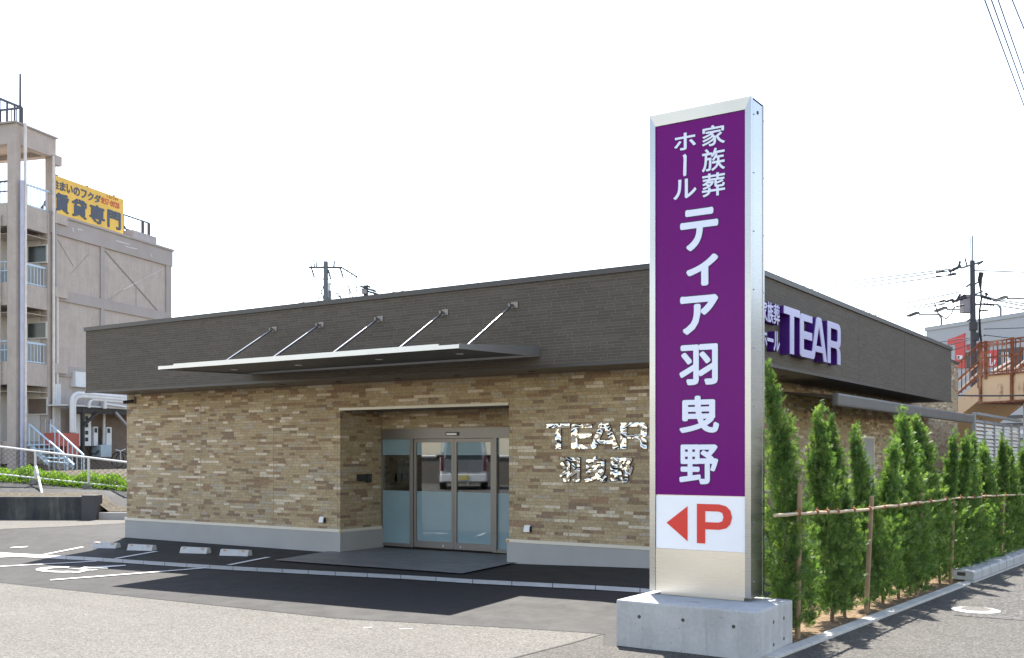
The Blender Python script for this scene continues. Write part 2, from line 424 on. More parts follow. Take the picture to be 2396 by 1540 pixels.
def foliage(name, c0, c1, c2, trans=.45):
    t = NT(name); p = t.obj(); oi = t.n('ObjectInfo').outputs['Random']
    a = t.noise(p, 5.0, 3.0); b = t.noise(p, 45.0, 2.0)
    c = t.ramp(t.m('ADD', t.m('MULTIPLY', a, .55), t.m('MULTIPLY', b, .45)), [(.33, c0), (.5, c1), (.66, c2)])
    c = t.mix(1.0, c, t.ramp(oi, [(0, .82), (1, 1.12)]), 'MULTIPLY')
    d = t.n('BsdfPrincipled'); t.set(d.inputs['Base Color'], c); d.inputs['Roughness'].default_value = .55; d.inputs['Specular IOR Level'].default_value = .35
    tr = t.n('BsdfTranslucent'); t.set(tr.inputs[0], t.mix(1.0, c, (1.25, 1.35, .55), 'MULTIPLY'))
    mx = t.n('MixShader'); mx.inputs[0].default_value = trans; t.set(mx.inputs[1], d); t.set(mx.inputs[2], tr)
    t.t.links.new(mx.outputs[0], t.out.inputs[0]); M[name] = t.mat
foliage('conifer leaf', (.042, .088, .030), (.105, .185, .056), (.29, .38, .125), .44)
foliage('verge leaf', (.08, .16, .02), (.15, .26, .03), (.26, .36, .06))

# ------------------------------------------------------------------ ground sheets
XL = sorted(set([float(v) for t_ in (TF, TG, TW) for v in t_[0]] + [-14.0] + [-26 + .5 * i for i in range(53)]))
YL = sorted(set([2.0, 3.0, 4.0, 5.0, 6.0, 7.0, 7.5, 8.5, 11.4, 13.8, 18.0] + [8.5 + .58 * i for i in range(5)] + [11.4 + .6 * i for i in range(4)] + [13.8 + .7 * i for i in range(6)]))
def drape(name, poly, up, mat, parent=None):
    bm = bmesh.new(); bm.faces.new([bm.verts.new((float(p[0]), float(p[1]), 0)) for p in poly])
    xs = [p[0] for p in poly]; ys = [p[1] for p in poly]
    for x in XL:
        if min(xs) < x < max(xs): bmesh.ops.bisect_plane(bm, geom=bm.verts[:] + bm.edges[:] + bm.faces[:], plane_co=(x, 0, 0), plane_no=(1, 0, 0))
    for y in YL:
        if min(ys) < y < max(ys): bmesh.ops.bisect_plane(bm, geom=bm.verts[:] + bm.edges[:] + bm.faces[:], plane_co=(0, y, 0), plane_no=(0, 1, 0))
    bmesh.ops.triangulate(bm, faces=bm.faces[:])
    for v in bm.verts: v.co.z = gz(v.co.x, v.co.y) + up
    bmesh.ops.recalc_face_normals(bm, faces=bm.faces[:])
    if sum(f.normal.z for f in bm.faces) < 0: bmesh.ops.reverse_faces(bm, faces=bm.faces[:])
    me = bpy.data.meshes.new(name); bm.to_mesh(me); bm.free(); me.materials.append(mat)
    o = bpy.data.objects.new(name, me); COL.objects.link(o)
    if parent: o.parent = parent
    return struct(o)
def ext(a, b, k): a, b = np.array(a), np.array(b); return a + (a - b) / np.linalg.norm((a - b)[:2]) * k
drape('ground', [(-900, -900), (900, -900), (900, 1500), (-900, 1500)], 0, M['new asphalt'])
e0, e1, e2, e3, e4 = gnd(*RG(0, 595)), gnd(*RG(1200, 722)), gnd(*RG(2396, 850)), gnd(*RG2(2160, 722)), gnd(*RG2(1580, 879))
drape('road', [ext(e0, e1, 60), e0, e1, e2, e3, e4, ext(e4, e3, 20), (-10, -60), (-80, -60)], .006, M['old asphalt'])
KO = lambda y: -3.133 + (y - 8.949) * .0605          # outer edge of the kerb strip
drape('pavement', [ext(e4, e3, 20), e4, e3, (-4.72, 8.52), (-3.28, 8.72), (KO(8.9), 8.9), (KO(60), 60), (70, 60), (70, -60), (-6, -60)], .006, M['pavement asphalt'])
pk = [onz(*RK(*q)) for q in ((1700, 722), (2010, 748), (2396, 775))]; pk2 = [onz(*RK(*q)) for q in ((1985, 590), (2290, 445))]
drape('pavement_patch', [pk[0], pk[1], pk[2], ext(pk[2], pk[1], 12), (14, 40), ext(pk2[1], pk2[0], 26), pk2[1], pk2[0]], .010, M['pavement patch'])
drape('soil', [(KO(9.2) - .12, 9.3), (KO(34) - .12, 34), (KO(34) - 1.0, 34), (KO(9.2) - .95, 9.62), (KO(9.2) - .2, 9.6)], .012, M['soil'])
# far side of the lot, paler old asphalt in the sun
b0, b1, b2 = gnd(*RG(0, 215)), gnd(*RG(420, 195)), gnd(*RG(895, 170))
drape('pale_asphalt', [ext(b0, b1, 30), b0, b1, b2, (-19.5, 22), (-19.5, 40), (-60, 40)], .006, M['old asphalt'])

for a_, b_ in ((ext(e0, e1, 20), e0), (e0, e1), (e1, e2), (e2, e3), (e3, e4), (e4, ext(e4, e3, 6))):
    d_ = (b_ - a_)[:2]; d_ = d_ / np.linalg.norm(d_); q_ = np.array([-d_[1], d_[0]]) * .016
    drape('asphalt_joint', [a_[:2] + q_, a_[:2] - q_, b_[:2] - q_, b_[:2] + q_], .009, M['black plastic'])
# drain strip, in concrete lengths
mb = MB()
tp = [gnd(*RG(*q)) for q in ((0, 378), (600, 411), (1500, 470), (2396, 518))]; bt = [gnd(*RG(*q)) for q in ((0, 403), (600, 436), (1500, 497), (2396, 546))]
tp += [gnd(*RG2(*q)) for q in ((1300, 366), (2396, 424))]; bt += [gnd(*RG2(*q)) for q in ((1300, 393), (2396, 453))]
tp = [ext(tp[0], tp[1], 16)] + tp + [ext(tp[-1], tp[-2], 2.2)]; bt = [ext(bt[0], bt[1], 16)] + bt + [ext(bt[-1], bt[-2], 2.2)]
for i in range(len(tp) - 1):
    L = np.linalg.norm(tp[i + 1] - tp[i]); n = max(1, int(round(L / .6)))
    for k in range(n):
        a, b_ = k / n + .006 / L, (k + 1) / n - .006 / L
        q = [tp[i] * (1 - a) + tp[i + 1] * a, tp[i] * (1 - b_) + tp[i + 1] * b_, bt[i] * (1 - b_) + bt[i + 1] * b_, bt[i] * (1 - a) + bt[i + 1] * a]
        mb.quad(*[np.array([p_[0], p_[1], gz(p_[0], p_[1]) + .010]) for p_ in q[::-1]])
struct(mb.build('drain_strip', M['kerb concrete']))

# painted lines and the wheelchair symbol
def line(name, a, b, w):
    a, b = gnd(*a), gnd(*b); d = (b - a)[:2]; d /= np.linalg.norm(d); n_ = np.array([-d[1], d[0]]) * w / 2
    return drape(name, [a[:2] + n_, a[:2] - n_, b[:2] - n_, b[:2] + n_], .012, M['white paint'])
for a, b in (((320, 394), (590, 341)), ((825, 424), (1120, 372)), ((1635, 470), (1920, 414)), ((0, 480), (690, 443)), ((360, 578), (1470, 491)), ((80, 345), (195, 339)), ((0, 414), (120, 407))):
    line('parking_line', RG(*a), RG(*b), .11)
for a, b in (((585, 687), (640, 683)), ((820, 693), (905, 692))): line('worn_mark', RG2(*a), RG2(*b), .035)
def mark(poly, name='wheelchair_symbol'): return drape(name, [gnd(*RG(*q))[:2] for q in poly], .012, M['white paint'])
ang = [math.pi * (.42 + 1.15 * i / 14) for i in range(15)]
ring = [(455 + 200 * math.cos(w), 503 + 20.5 * math.sin(w)) for w in ang] + [(455 + 125 * math.cos(w), 503 + 12.5 * math.sin(w)) for w in ang[::-1]]
mb = MB()
def flat(mb, poly, up=.012):
    P = [gnd(*RG(*q)) for q in poly]; P = [np.array([p[0], p[1], gz(p[0], p[1]) + up]) for p in P]
    c = np.cross(P[1] - P[0], P[2] - P[0]); mb.add(P if c[2] > 0 else P[::-1], [tuple(range(len(P)))])
for i in range(14):
    flat(mb, [ring[i], ring[i + 1], ring[28 - i], ring[29 - i]])
for q in ([(455, 520), (560, 526), (640, 508), (600, 506), (555, 517), (470, 514)], [(480, 494), (700, 503), (660, 509), (560, 500)], [(560, 500), (600, 484), (640, 486), (600, 501)], [(600, 484), (772, 490), (770, 496), (640, 490)], [(640, 481), (755, 478), (895, 470), (902, 475), (760, 487)]):
    flat(mb, q)
struct(mb.build('wheelchair_symbol', M['white paint']))

# kerb strip along the pavement
mb = MB()
for k in range(34):
    y0 = 8.75 + k * .6; y1 = y0 + .594
    if y1 > 15.55: break
    mb.prism([(KO(y0) - .135, y0, -.1), (KO(y0), y0, -.1), (KO(y1), y1, -.1), (KO(y1) - .135, y1, -.1)], (0, 0, .135))
struct(mb.build('kerb_strip', M['kerb concrete'], bevel=.006))
mb = MB()
mb.prism([(KO(15.55) - .135, 15.55, -.1), (KO(15.55), 15.55, -.1), (KO(40), 40, -.1), (KO(40) - .135, 40, -.1)], (0, 0, .125))
struct(mb.build('kerb_foot', M['kerb concrete']))
ys = [15.62, 16.12, 16.62, 17.12, 17.62, 18.12, 18.62, 19.12, 19.62, 20.12]
for i, y in enumerate(ys):
    mb = MB(); x = KO(y); w = .33; L = .468
    d = np.array([.0605, 1, 0]) / math.hypot(.0605, 1); nx = np.array([-d[1], d[0], 0])
    b0 = np.array([x - .02, y, .026])
    prof = [(0, 0), (0, .11), (.02, .135), (w - .02, .135), (w, .115), (w, 0)]
    mb.prism([b0 + nx * u_ + UP * z_ for u_, z_ in prof], d * L)
    ord_ = ['nearest of the row, hollow end showing', 'second', 'third', 'fourth', 'fifth', 'sixth', 'seventh', 'eighth', 'ninth', 'farthest'][i]
    o = mb.build('kerb_block', M['cast concrete'], bevel=.014)
    tag(o, 'kerb block by the hedge, ' + (ord_ if i == 0 else ord_ + ' of the row from its open end'), 'kerb block', 'raised concrete kerb blocks beside the hedge')
    if i == 0:
        h = MB(); e = b0 + nx * .17 + UP * .06 - d * .004
        h.obox(e - nx * .055, nx * .11, d * .006, UP * .05); h.build('hollow', M['dark trim'], o)
# manhole
mt = thing('manhole_cover', 'round manhole cover with pale concrete ring set in the pavement', 'manhole cover', (-2.24, 12.82, 0))
mb = MB(); c0 = np.array([-2.24, 12.82, .012]); N = 40
o1 = [c0 + .26 * np.array([math.cos(2 * math.pi * k / N), math.sin(2 * math.pi * k / N), 0]) for k in range(N)]
i1 = [c0 + .165 * np.array([math.cos(2 * math.pi * k / N), math.sin(2 * math.pi * k / N), 0]) for k in range(N)]
for k in range(N): mb.quad(o1[k], o1[(k + 1) % N], i1[(k + 1) % N] + UP * .012, i1[k] + UP * .012)
mb.build('ring', M['cast concrete'], mt)
mb = MB(); mb.cyl(c0 + UP * .002, .16, .012, 40); mb.build('lid', M['old asphalt'], mt)

# wheel stops
def wheel_stop(pL, pR):
    a, b = gnd(*RG(*pL)), gnd(*RG(*pR)); d = (b - a); d[2] = 0; L = np.linalg.norm(d); d /= L; n_ = np.array([-d[1], d[0], 0])
    z = (a[2] + b[2]) / 2; a = np.array([a[0], a[1], z - .02])
    root = thing('wheel_stop', '', 'wheel stop', a, 'concrete wheel stops in front of the brick wall')
    mb = MB(); mb.prism([a, a + n_ * .17, a + n_ * .13 + UP * .13, a + n_ * .045 + UP * .13], d * L)
    mb.build('block', M['stop concrete'], root, bevel=.008)
    for u_ in (.07, L - .15):
        mb = MB(); q = a + d * u_ + n_ * .034 + UP * .100
        mb.obox(q - n_ * .004, d * .065, n_ * .010 + UP * .024, np.cross(d, n_ * .012 + UP * .03) * .15); mb.build('reflector', M['orange marker'], root)
    return root
for (pl_, pr_, lb) in (((655, 345), (822, 349), 'sunlit concrete wheel stop farthest from the entrance'), ((903, 361), (1080, 366), 'concrete wheel stop second from the left wall corner'), ((1280, 381), (1470, 387), 'concrete wheel stop third from the left wall corner'), ((1565, 399), (1765, 405), 'concrete wheel stop nearest the entrance mat')):
    wheel_stop(pl_, pr_)['label'] = lb

# ------------------------------------------------------------------ lettering helpers
def glyph(ch, offset=0.0):
    c = bpy.data.curves.new('glyph', 'FONT'); c.body = ch; c.offset = offset; c.resolution_u = 4
    o = bpy.data.objects.new('glyph', c); me = o.to_mesh()
    v = [(p.co.x, p.co.y) for p in me.vertices]; f = [tuple(q.vertices) for q in me.polygons]
    o.to_mesh_clear(); bpy.data.objects.remove(o); bpy.data.curves.remove(c); return v, f
def shifts(w):
    return [(0.0, 0.0)] + [(w * math.cos(a * math.pi / 4), w * math.sin(a * math.pi / 4)) for a in range(8)] if w > 0 else [(0.0, 0.0)]
def bold(mb, ch, w, fn, t0, t1):
    v, f = glyph(ch)
    for i, (dx, dy) in enumerate(shifts(w)): solid(mb, [(x + dx, y + dy) for x, y in v], f, fn, t0, t1 + i * .00012)
def gbox(ch, w=0.0):
    v, f = glyph(ch); xs = [p[0] for p in v]; ys = [p[1] for p in v]
    return [(min(xs) - w, min(ys) - w), (max(xs) + w, max(ys) + w)]
def spline_shape(loops):
    c = bpy.data.curves.new('glyph', 'CURVE'); c.dimensions = '2D'; c.fill_mode = 'BOTH'
    for lp in loops:
        s_ = c.splines.new('POLY'); s_.points.add(len(lp) - 1)
        for i, q in enumerate(lp): s_.points[i].co = (q[0], -q[1], 0, 1)
        s_.use_cyclic_u = True
    o = bpy.data.objects.new('glyph', c); me = o.to_mesh()
    v = [(p.co.x, p.co.y) for p in me.vertices]; f = [tuple(q.vertices) for q in me.polygons]
    o.to_mesh_clear(); bpy.data.objects.remove(o); bpy.data.curves.remove(c); return v, f
def solid(mb, v, f, fn, t0, t1):
    """flat 2-D shape -> solid between heights t0 and t1; fn(x, y, t) gives the place"""
    n = len(v); ed = {}
    for q in f:
        for i in range(len(q)):
            e = (q[i], q[(i + 1) % len(q)]); ed[e] = 1
    vs = [fn(x, y, t1) for x, y in v] + [fn(x, y, t0) for x, y in v]
    fs = [tuple(q) for q in f] + [tuple(i + n for i in q[::-1]) for q in f]
    for (a, b) in ed:
        if (b, a) not in ed: fs.append((b, a, a + n, b + n))
    p = [np.array(vs[i]) for i in f[0][:3]]; nrm = np.cross(p[1] - p[0], p[2] - p[0]); out = np.array(fn(0, 0, 1)) - np.array(fn(0, 0, 0))
    if nrm @ out < 0: fs = [q[::-1] for q in fs]
    mb.add(vs, fs)
def fit(v, o, ex, ez, en, ref=None):
    """map a 2-D outline's box onto origin o, width vector ex, height vector ez, normal en"""
    r_ = ref or v; x0, x1 = min(p[0] for p in r_), max(p[0] for p in r_); y0, y1 = min(p[1] for p in r_), max(p[1] for p in r_)
    o, ex, ez, en = (np.array(q, float) for q in (o, ex, ez, en))
    return lambda x, y, t_: tuple(o + ex * ((x - x0) / (x1 - x0)) + ez * ((y - y0) / (y1 - y0)) + en * t_)
TEAR_T = [[(105, 140), (625, 140), (625, 230), (428, 230), (428, 688), (300, 688), (300, 230), (105, 230)]]
TEAR_EA = [[(1110, 140), (1110, 226), (785, 226), (785, 355), (1100, 355), (1100, 455), (785, 455), (785, 590), (1105, 590), (1262, 165), (1285, 130), (1315, 118), (1430, 118), (1462, 130), (1485, 162), (1700, 688), (1568, 688), (1532, 580), (1228, 580), (1205, 645), (1182, 675), (1145, 688), (700, 688), (664, 676), (650, 645), (650, 183), (664, 152), (700, 140)], [(1375, 232), (1492, 500), (1266, 500)]]
TEAR_R = [[(1722, 112), (2190, 112), (2255, 128), (2292, 165), (2304, 225), (2304, 350), (2288, 405), (2245, 438), (2215, 447), (2262, 468), (2288, 505), (2297, 560), (2297, 680), (2158, 680), (2158, 540), (2146, 496), (2112, 472), (2070, 464), (1852, 464), (1852, 688), (1722, 688)], [(1858, 198), (2120, 198), (2158, 210), (2170, 240), (2170, 330), (2158, 358), (2120, 370), (1858, 370)]]

# ------------------------------------------------------------------ the hall
XA, XR0, XR1, XW, YW, YF, XF, YD = -19.37, -13.13, -9.42, -6.26, 13.88, 12.90, -5.307, 15.05
YE, YFE, ZS, ZP, ZT = 33.05, 27.185, 3.06, .38, 4.42
hall = thing('funeral_hall', 'low brick hall with dark fascia band and glass entrance in a recess', 'building', (-12, 20, 0))
mb = MB()
ZB = ZS + .012
mb.box(XA, XR0, YW, YW + .2, ZP, ZB); mb.box(XR0, XR1, YW, YW + .2, 2.615, ZB); mb.box(XR1, XW, YW, YW + .2, ZP, ZB)
mb.box(XR0 - .2, XR0, YW + .2, YD + .2, ZP, ZB); mb.box(XR1, XR1 + .2, YW + .2, YD + .2, ZP, ZB)
mb.box(XW - .2, XW, YW + .2, YFE + .01, ZP, ZB); mb.box(XW - .2, XW, YFE + .01, YE, ZP, 4.46)
mb.box(XA, XA + .2, YW + .2, YE - .2, ZP, 4.3); mb.box(XA, XW - .2, YE - .2, YE, ZP, 4.3)
zh = onY(*R4(345, 292), YD)[2]
mb.box(XR0, XR1, YD, YD + .2, zh, 2.62)
mb.build('brick_wall', M['stone brick'], hall)
mb = MB()
for (x0, x1, y0, y1) in ((XA - .025, XR0 + .025, YW - .025, YW + .18), (XR0 - .18, XR0 + .025, YW + .18, YD - .0), (XR1 - .025, XW + .025, YW - .025, YW + .18), (XR1 - .025, XR1 + .18, YW + .18, YD), (XW - .18, XW + .025, YW + .18, YE), (XA - .025, XA + .18, YW + .18, YE)):
    mb.box(x0, x1, y0, y1, -.5, ZP - .005)
mb.build('plinth', M['plinth paint'], hall)
mb = MB()
for (x0, x1, y0, y1) in ((XA - .035, XR0 + .035, YW - .035, YW + .01), (XR0 - .01, XR0 + .035, YW + .01, YD - .06), (XR1 - .035, XW + .035, YW - .035, YW + .01), (XW - .01, XW + .035, YW + .01, YE)):
    mb.box(x0, x1, y0, y1, ZP - .004, ZP + .046)
mb.build('plinth_trim', M['beige trim'], hall)
mb = MB(); mb.box(XR0 + .002, XR1 - .002, YW - .03, YW + .02, 2.585, 2.63); mb.build('recess_trim', M['beige trim'], hall)
mb = MB(); mb.box(XR0 + .002, XR1 - .002, YW + .02, YD + .18, 2.605, 2.614); mb.build('recess_ceiling', M['soffit board'], hall)
for x in (onY(1330, 1100, YW)[0], onY(640, 1100, YW)[0], onY(470, 1100, YW)[0]):
    mb = MB(); mb.box(x - .006, x + .006, YW - .004, YW + .01, ZP + .048, ZS); mb.build('wall_joint', M['joint sealant'], hall)
for x in (XR0 - .07, XR1 + .07):
    mb = MB(); mb.box(x - .003, x + .003, YW - .003, YW + .01, ZP + .048, ZS); mb.build('wall_joint', M['joint sealant'], hall)
for x in (onY(*R4(620, 200), YD)[0], onY(*R4(1235, 200), YD)[0]):
    mb = MB(); mb.box(x - .005, x + .005, YD - .004, YD + .01, zh + .005, 2.6); mb.build('wall_joint', M['joint sealant'], hall)
for u_ in (R4(82, 1046), R4(1325, 1110)):
    q = onY(*u_, YW - .036); mb = MB(); mb.box(q[0] - .022, q[0] + .022, YW - .042, YW - .034, ZP - .006, ZP + .032); mb.build('corner_cap', M['orange marker'], hall)
mb = MB()
mb.box(XA, XF, YF, YF + .3, ZS + .045, ZT - .08); mb.box(XF - .3, XF, YF + .3, YFE, ZS + .045, ZT - .08)
mb.box(XA, XA + .3, YF + .3, YW, ZS + .045, ZT - .08); mb.box(XW, XF - .3, YFE - .3, YFE, ZS + .045, ZT - .08)
mb.build('fascia', M['dark siding'], hall)
mb = MB()
mb.box(XA - .03, XF + .03, YF - .03, YF + .34, ZT - .08, ZT); mb.box(XF - .34, XF + .03, YF + .34, YFE + .03, ZT - .08, ZT); mb.box(XA - .03, XA + .3, YF + .34, YE, ZT - .08, ZT)
mb.build('parapet_cap', M['dark trim'], hall)
mb = MB(); mb.box(XW - .25, XW + .03, YFE + .06, YE + .03, 4.46, 4.53); mb.build('parapet_cap', M['dark trim'], hall)
mb = MB()
mb.box(XA - .015, XF + .015, YF - .015, YF + .06, ZS, ZS + .044); mb.box(XF - .06, XF + .015, YF + .06, YFE + .015, ZS, ZS + .044)
mb.build('fascia_trim', M['dark trim'], hall)
mb = MB(); mb.box(XA, XF - .06, YF + .06, YW + .01, ZS + .013, ZS + .03); mb.box(XW - .01, XF - .06, YW + .01, YFE, ZS + .013, ZS + .03)
mb.build('soffit', M['soffit board'], hall)
mb = MB(); mb.box(XA + .3, XF - .3, YF + .3, YFE - .3, 4.12, 4.18); mb.box(XA + .3, XW - .2, YFE - .3, YE - .2, 4.12, 4.18); mb.build('roof', M['grey box'], hall)
for x in (onX(2010, 700, XF)[1], onX(*R6(-0, 400), XF)[1] if False else 22.5):
    mb = MB(); mb.box(XF - .01, XF + .003, x - .006, x + .006, ZS + .05, ZT - .085); mb.build('fascia_joint', M['dark trim'], hall)
for q in ((30, 828), (290, 815), (560, 800), (845, 783), (1160, 765), (1475, 745), (1820, 727), (2235, 703)):
    p = onz(*RQ(*q), ZS + .012); mb = MB(); mb.cyl((p[0], YF + .52, ZS + .004), .055, .009, 20); mb.build('downlight', M['black plastic'], hall)
for q in ((285, 958), (510, 997)):
    p = onz(*reg(2480, 860, 880 / 2259)(*q), ZS + .012); mb = MB(); mb.cyl((XF - .5, p[1], ZS + .004), .055, .009, 20); mb.build('downlight', M['black plastic'], hall)

# steel canopy over the entrance
cp = MB(); CX0, CX1, CY0, CY1 = -14.38, -8.215, 10.93, YF - .005
zf, zb = 3.195, 3.265
cp.prism([(CX0, CY0, zf), (CX0, CY1, zb), (CX0, CY1, zb + .05), (CX0, CY0, zf + .035)], (CX1 - CX0, 0, 0))
canopy = cp.build('canopy', M['canopy underside'], hall)
mb = MB(); mb.box(CX0 - .015, CX1 + .015, CY0 - .02, CY0, zf - .006, zf + .046); mb.build('front_edge', M['aluminium'], canopy)
mb = MB(); mb.box(CX0 + .22, CX1 - .42, CY0 + .10, CY0 + .13, zf + .04, zf + .085); mb.build('rain_guard', M['aluminium'], canopy)
for x0 in (CX0 - .012, CX1):
    mb = MB(); mb.prism([(x0, CY0, zf - .01), (x0, CY1, zb - .035), (x0, CY1, zb + .12), (x0, CY0, zf + .055)], (.012, 0, 0)); mb.build('end_plate', M['aluminium'], canopy)
mb = MB(); mb.box(CX0, CX1, CY1 - .05, CY1, zb - .035, zb - .004); mb.build('rear_edge', M['aluminium'], canopy)
for a, x in zip(((730, 460), (1000, 434), (1340, 400), (1715, 362), (2115, 320)), range(5)):
    p = onY(*RQ(*a), YF - .02); e_ = np.array([p[0], 11.72, 3.30])
    mb = MB(); mb.tube([p, e_], .019, 12)
    rod = mb.build('tie_rod', M['rod steel'], canopy)
for a in ((730, 460), (1000, 434), (1340, 400), (1715, 362), (2115, 320)):
    p = onY(*RQ(*a), YF - .01); mb = MB(); mb.box(p[0] - .02, p[0] + .10, YF - .012, YF - .001, p[2] - .045, p[2] + .045)
    mb.box(p[0] - .04, p[0] - .01, YF - .06, YF - .012, p[2] - .022, p[2] + .022); mb.build('bracket', M['door metal'], canopy)
for q in ((508, 694), (880, 667), (1347, 634), (1812, 601)):
    p = onz(*RQ(*q), 3.225); zc = zf + (zb - zf) * (p[1] - CY0) / (CY1 - CY0)
    mb = MB(); mb.cyl((p[0], p[1], zc - .008), .06, .007, 18); mb.build('downlight', M['white plastic'], canopy)

# glazed automatic entrance
dr = lambda px, py, Y=YD: onY(*R4(px, py), Y)
zb1, zhb = .055, dr(350, 365)[2]
XP = [XR0 + .001, dr(358, 800)[0], dr(607, 800)[0], dr(632, 800)[0], dr(908, 800)[0], dr(930, 800)[0], dr(955, 800)[0], dr(1222, 800)[0], dr(1250, 800)[0], XR1 - .001]
z_r, z_c0, z_c1, z_t = dr(480, 1133)[2], dr(480, 745)[2], dr(480, 482)[2], zhb
ent = MB(); ent.box(XP[0], XP[9], YD - .06, YD - .001, zhb, zh); ent.box(XP[0], XP[1], YD - .05, YD + .05, zb1, zhb); ent.box(XP[2], XP[3], YD - .04, YD + .05, zb1, zhb); ent.box(XP[7], XP[8], YD - .04, YD + .05, zb1, zhb)
ent.box(XP[1], XP[2], YD - .03, YD + .03, zb1, z_r); ent.box(XP[8], XP[9], YD - .03, YD + .03, zb1, z_r)
door = ent.build('entrance_door', M['door metal'], hall)
for (a, b) in ((XP[3] + .004, XP[5] - .003), (XP[5] + .003, XP[7] - .004)):
    mb = MB(); y0, y1 = YD - .018, YD + .03; s_ = .055
    mb.box(a, a + s_, y0, y1, zb1 + .01, zhb - .006); mb.box(b - s_, b, y0, y1, zb1 + .01, zhb - .006)
    mb.box(a + s_, b - s_, y0, y1, zb1 + .01, zb1 + .13); mb.box(a + s_, b - s_, y0, y1, zhb - .07, zhb - .006)
    mb.build('sliding_leaf', M['door metal'], door)
    mb = MB(); mb.box(a + s_, b - s_, YD + .004, YD + .012, z_c0, z_c1); mb.build('glass_pane', M['door glass'], door)
    mb = MB(); mb.box(a + s_, b - s_, YD + .004, YD + .012, zb1 + .13, z_c0); mb.build('frosted_film', M['frosted film'], door); mb = MB(); mb.box(a + s_, b - s_, YD + .004, YD + .012, z_c1, zhb - .07); mb.build('frosted_film', M['frosted film'], door)
    kx = b - s_ - .18 if a < XP[4] - .3 else a + s_ + .10
    mb = MB(); mb.tube([(kx, y0 - .012, zb1 + .06), (kx, y0 + .002, zb1 + .06)], .02, 14); mb.build('floor_lock', M['aluminium'], door)
for (a, b) in ((XP[1], XP[2]), (XP[8], XP[9])):
    mb = MB(); mb.box(a, b, YD + .004, YD + .012, z_c0, z_c1); mb.build('glass_pane', M['door glass'], door)
    mb = MB(); mb.box(a, b, YD + .004, YD + .012, z_r, z_c0); mb.build('frosted_film', M['frosted film'], door); mb = MB(); mb.box(a, b, YD + .004, YD + .012, z_c1, zhb); mb.build('frosted_film', M['frosted film'], door)
a, b = dr(867, 312, YD - .07), dr(958, 338, YD - .07)
mb = MB(); mb.box(a[0], b[0], YD - .085, YD - .06, b[2], a[2]); sen = mb.build('door_sensor', M['black plastic'], door)
mb = MB(); mb.box(a[0] + .025, b[0] - .025, YD - .092, YD - .085, b[2] + .012, a[2] - .022); mb.build('sensor_panel', M['white plastic'], door)
a, b = dr(365, 373), dr(398, 406)
mb = MB(); mb.prism([(a[0], YD, a[2]), (b[0], YD, a[2]), (a[0], YD, b[2])], (0, .003, 0)); mb.build('alarm_sticker', M['sticker blue'], door)
mb = MB(); mb.prism([(b[0], YD, a[2] - .012), (b[0], YD, b[2]), (a[0] + .012, YD, b[2])], (0, .003, 0)); mb.build('alarm_sticker', M['sticker yellow'], door)
# room behind the glass
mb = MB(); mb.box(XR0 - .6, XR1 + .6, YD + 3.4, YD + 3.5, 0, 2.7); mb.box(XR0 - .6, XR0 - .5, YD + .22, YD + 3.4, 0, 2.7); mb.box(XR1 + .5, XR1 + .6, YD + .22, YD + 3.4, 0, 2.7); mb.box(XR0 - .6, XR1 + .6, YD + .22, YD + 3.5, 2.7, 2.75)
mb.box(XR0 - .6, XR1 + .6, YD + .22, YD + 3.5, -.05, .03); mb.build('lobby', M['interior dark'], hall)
mb = MB()
bl = onY(*R4(505, 485), YD + .45); br = onY(*R4(608, 690), YD + .45)
for k in range(5):
    x0 = bl[0] + k * .085; mb.box(x0, x0 + .075, YD + .45, YD + .46, br[2], 2.5)
mb.build('window_blind', M['blind white'], hall)
# wall fittings
for q in ((757, 1216), (1237, 1237)):
    p = onY(*q, YW); mb = MB()
    mb.prism([(p[0] - .055, YW - .001, p[2] + .06), (p[0] - .055, YW - .05, p[2] + .055), (p[0] - .055, YW - .085, p[2] - .05), (p[0] - .055, YW - .001, p[2] - .06)], (.11, 0, 0)); vh = mb.build('vent_hood', M['white plastic'], hall, bevel=.008)
    mb = MB(); mb.box(p[0] + .056, p[0] + .060, YW - .06, YW - .001, p[2] - .055, p[2] + .04); mb.build('vent_side', M['black plastic'], vh)
a, b = onX(*R4(203, 625), XR0), onX(*R4(264, 675), XR0)
mb = MB(); mb.box(XR0, XR0 + .05, a[1], b[1], b[2], a[2]); mb.build('key_box', M['black plastic'], hall, bevel=.006)
a, b = onX(*R4(270, 622), XR0), onX(*R4(306, 685), XR0)
mb = MB(); mb.box(XR0, XR0 + .04, a[1], b[1], b[2], a[2]); mb.build('intercom', M['dark window'], hall, bevel=.006)
p = onY(*R2(735, 755), YW - .06); mb = MB(); mb.box(p[0] + .0, p[0] + .10, YW - .05, YW, p[2] - .02, p[2] + .12); sc_ = mb.build('camera_mount', M['soffit board'], hall)
mb = MB(); mb.tube([(p[0] + .06, YW - .05, p[2] + .03), (p[0] - .07, YW - .20, p[2] - .0)], .035, 12); mb.build('camera_body', M['black plastic'], sc_)
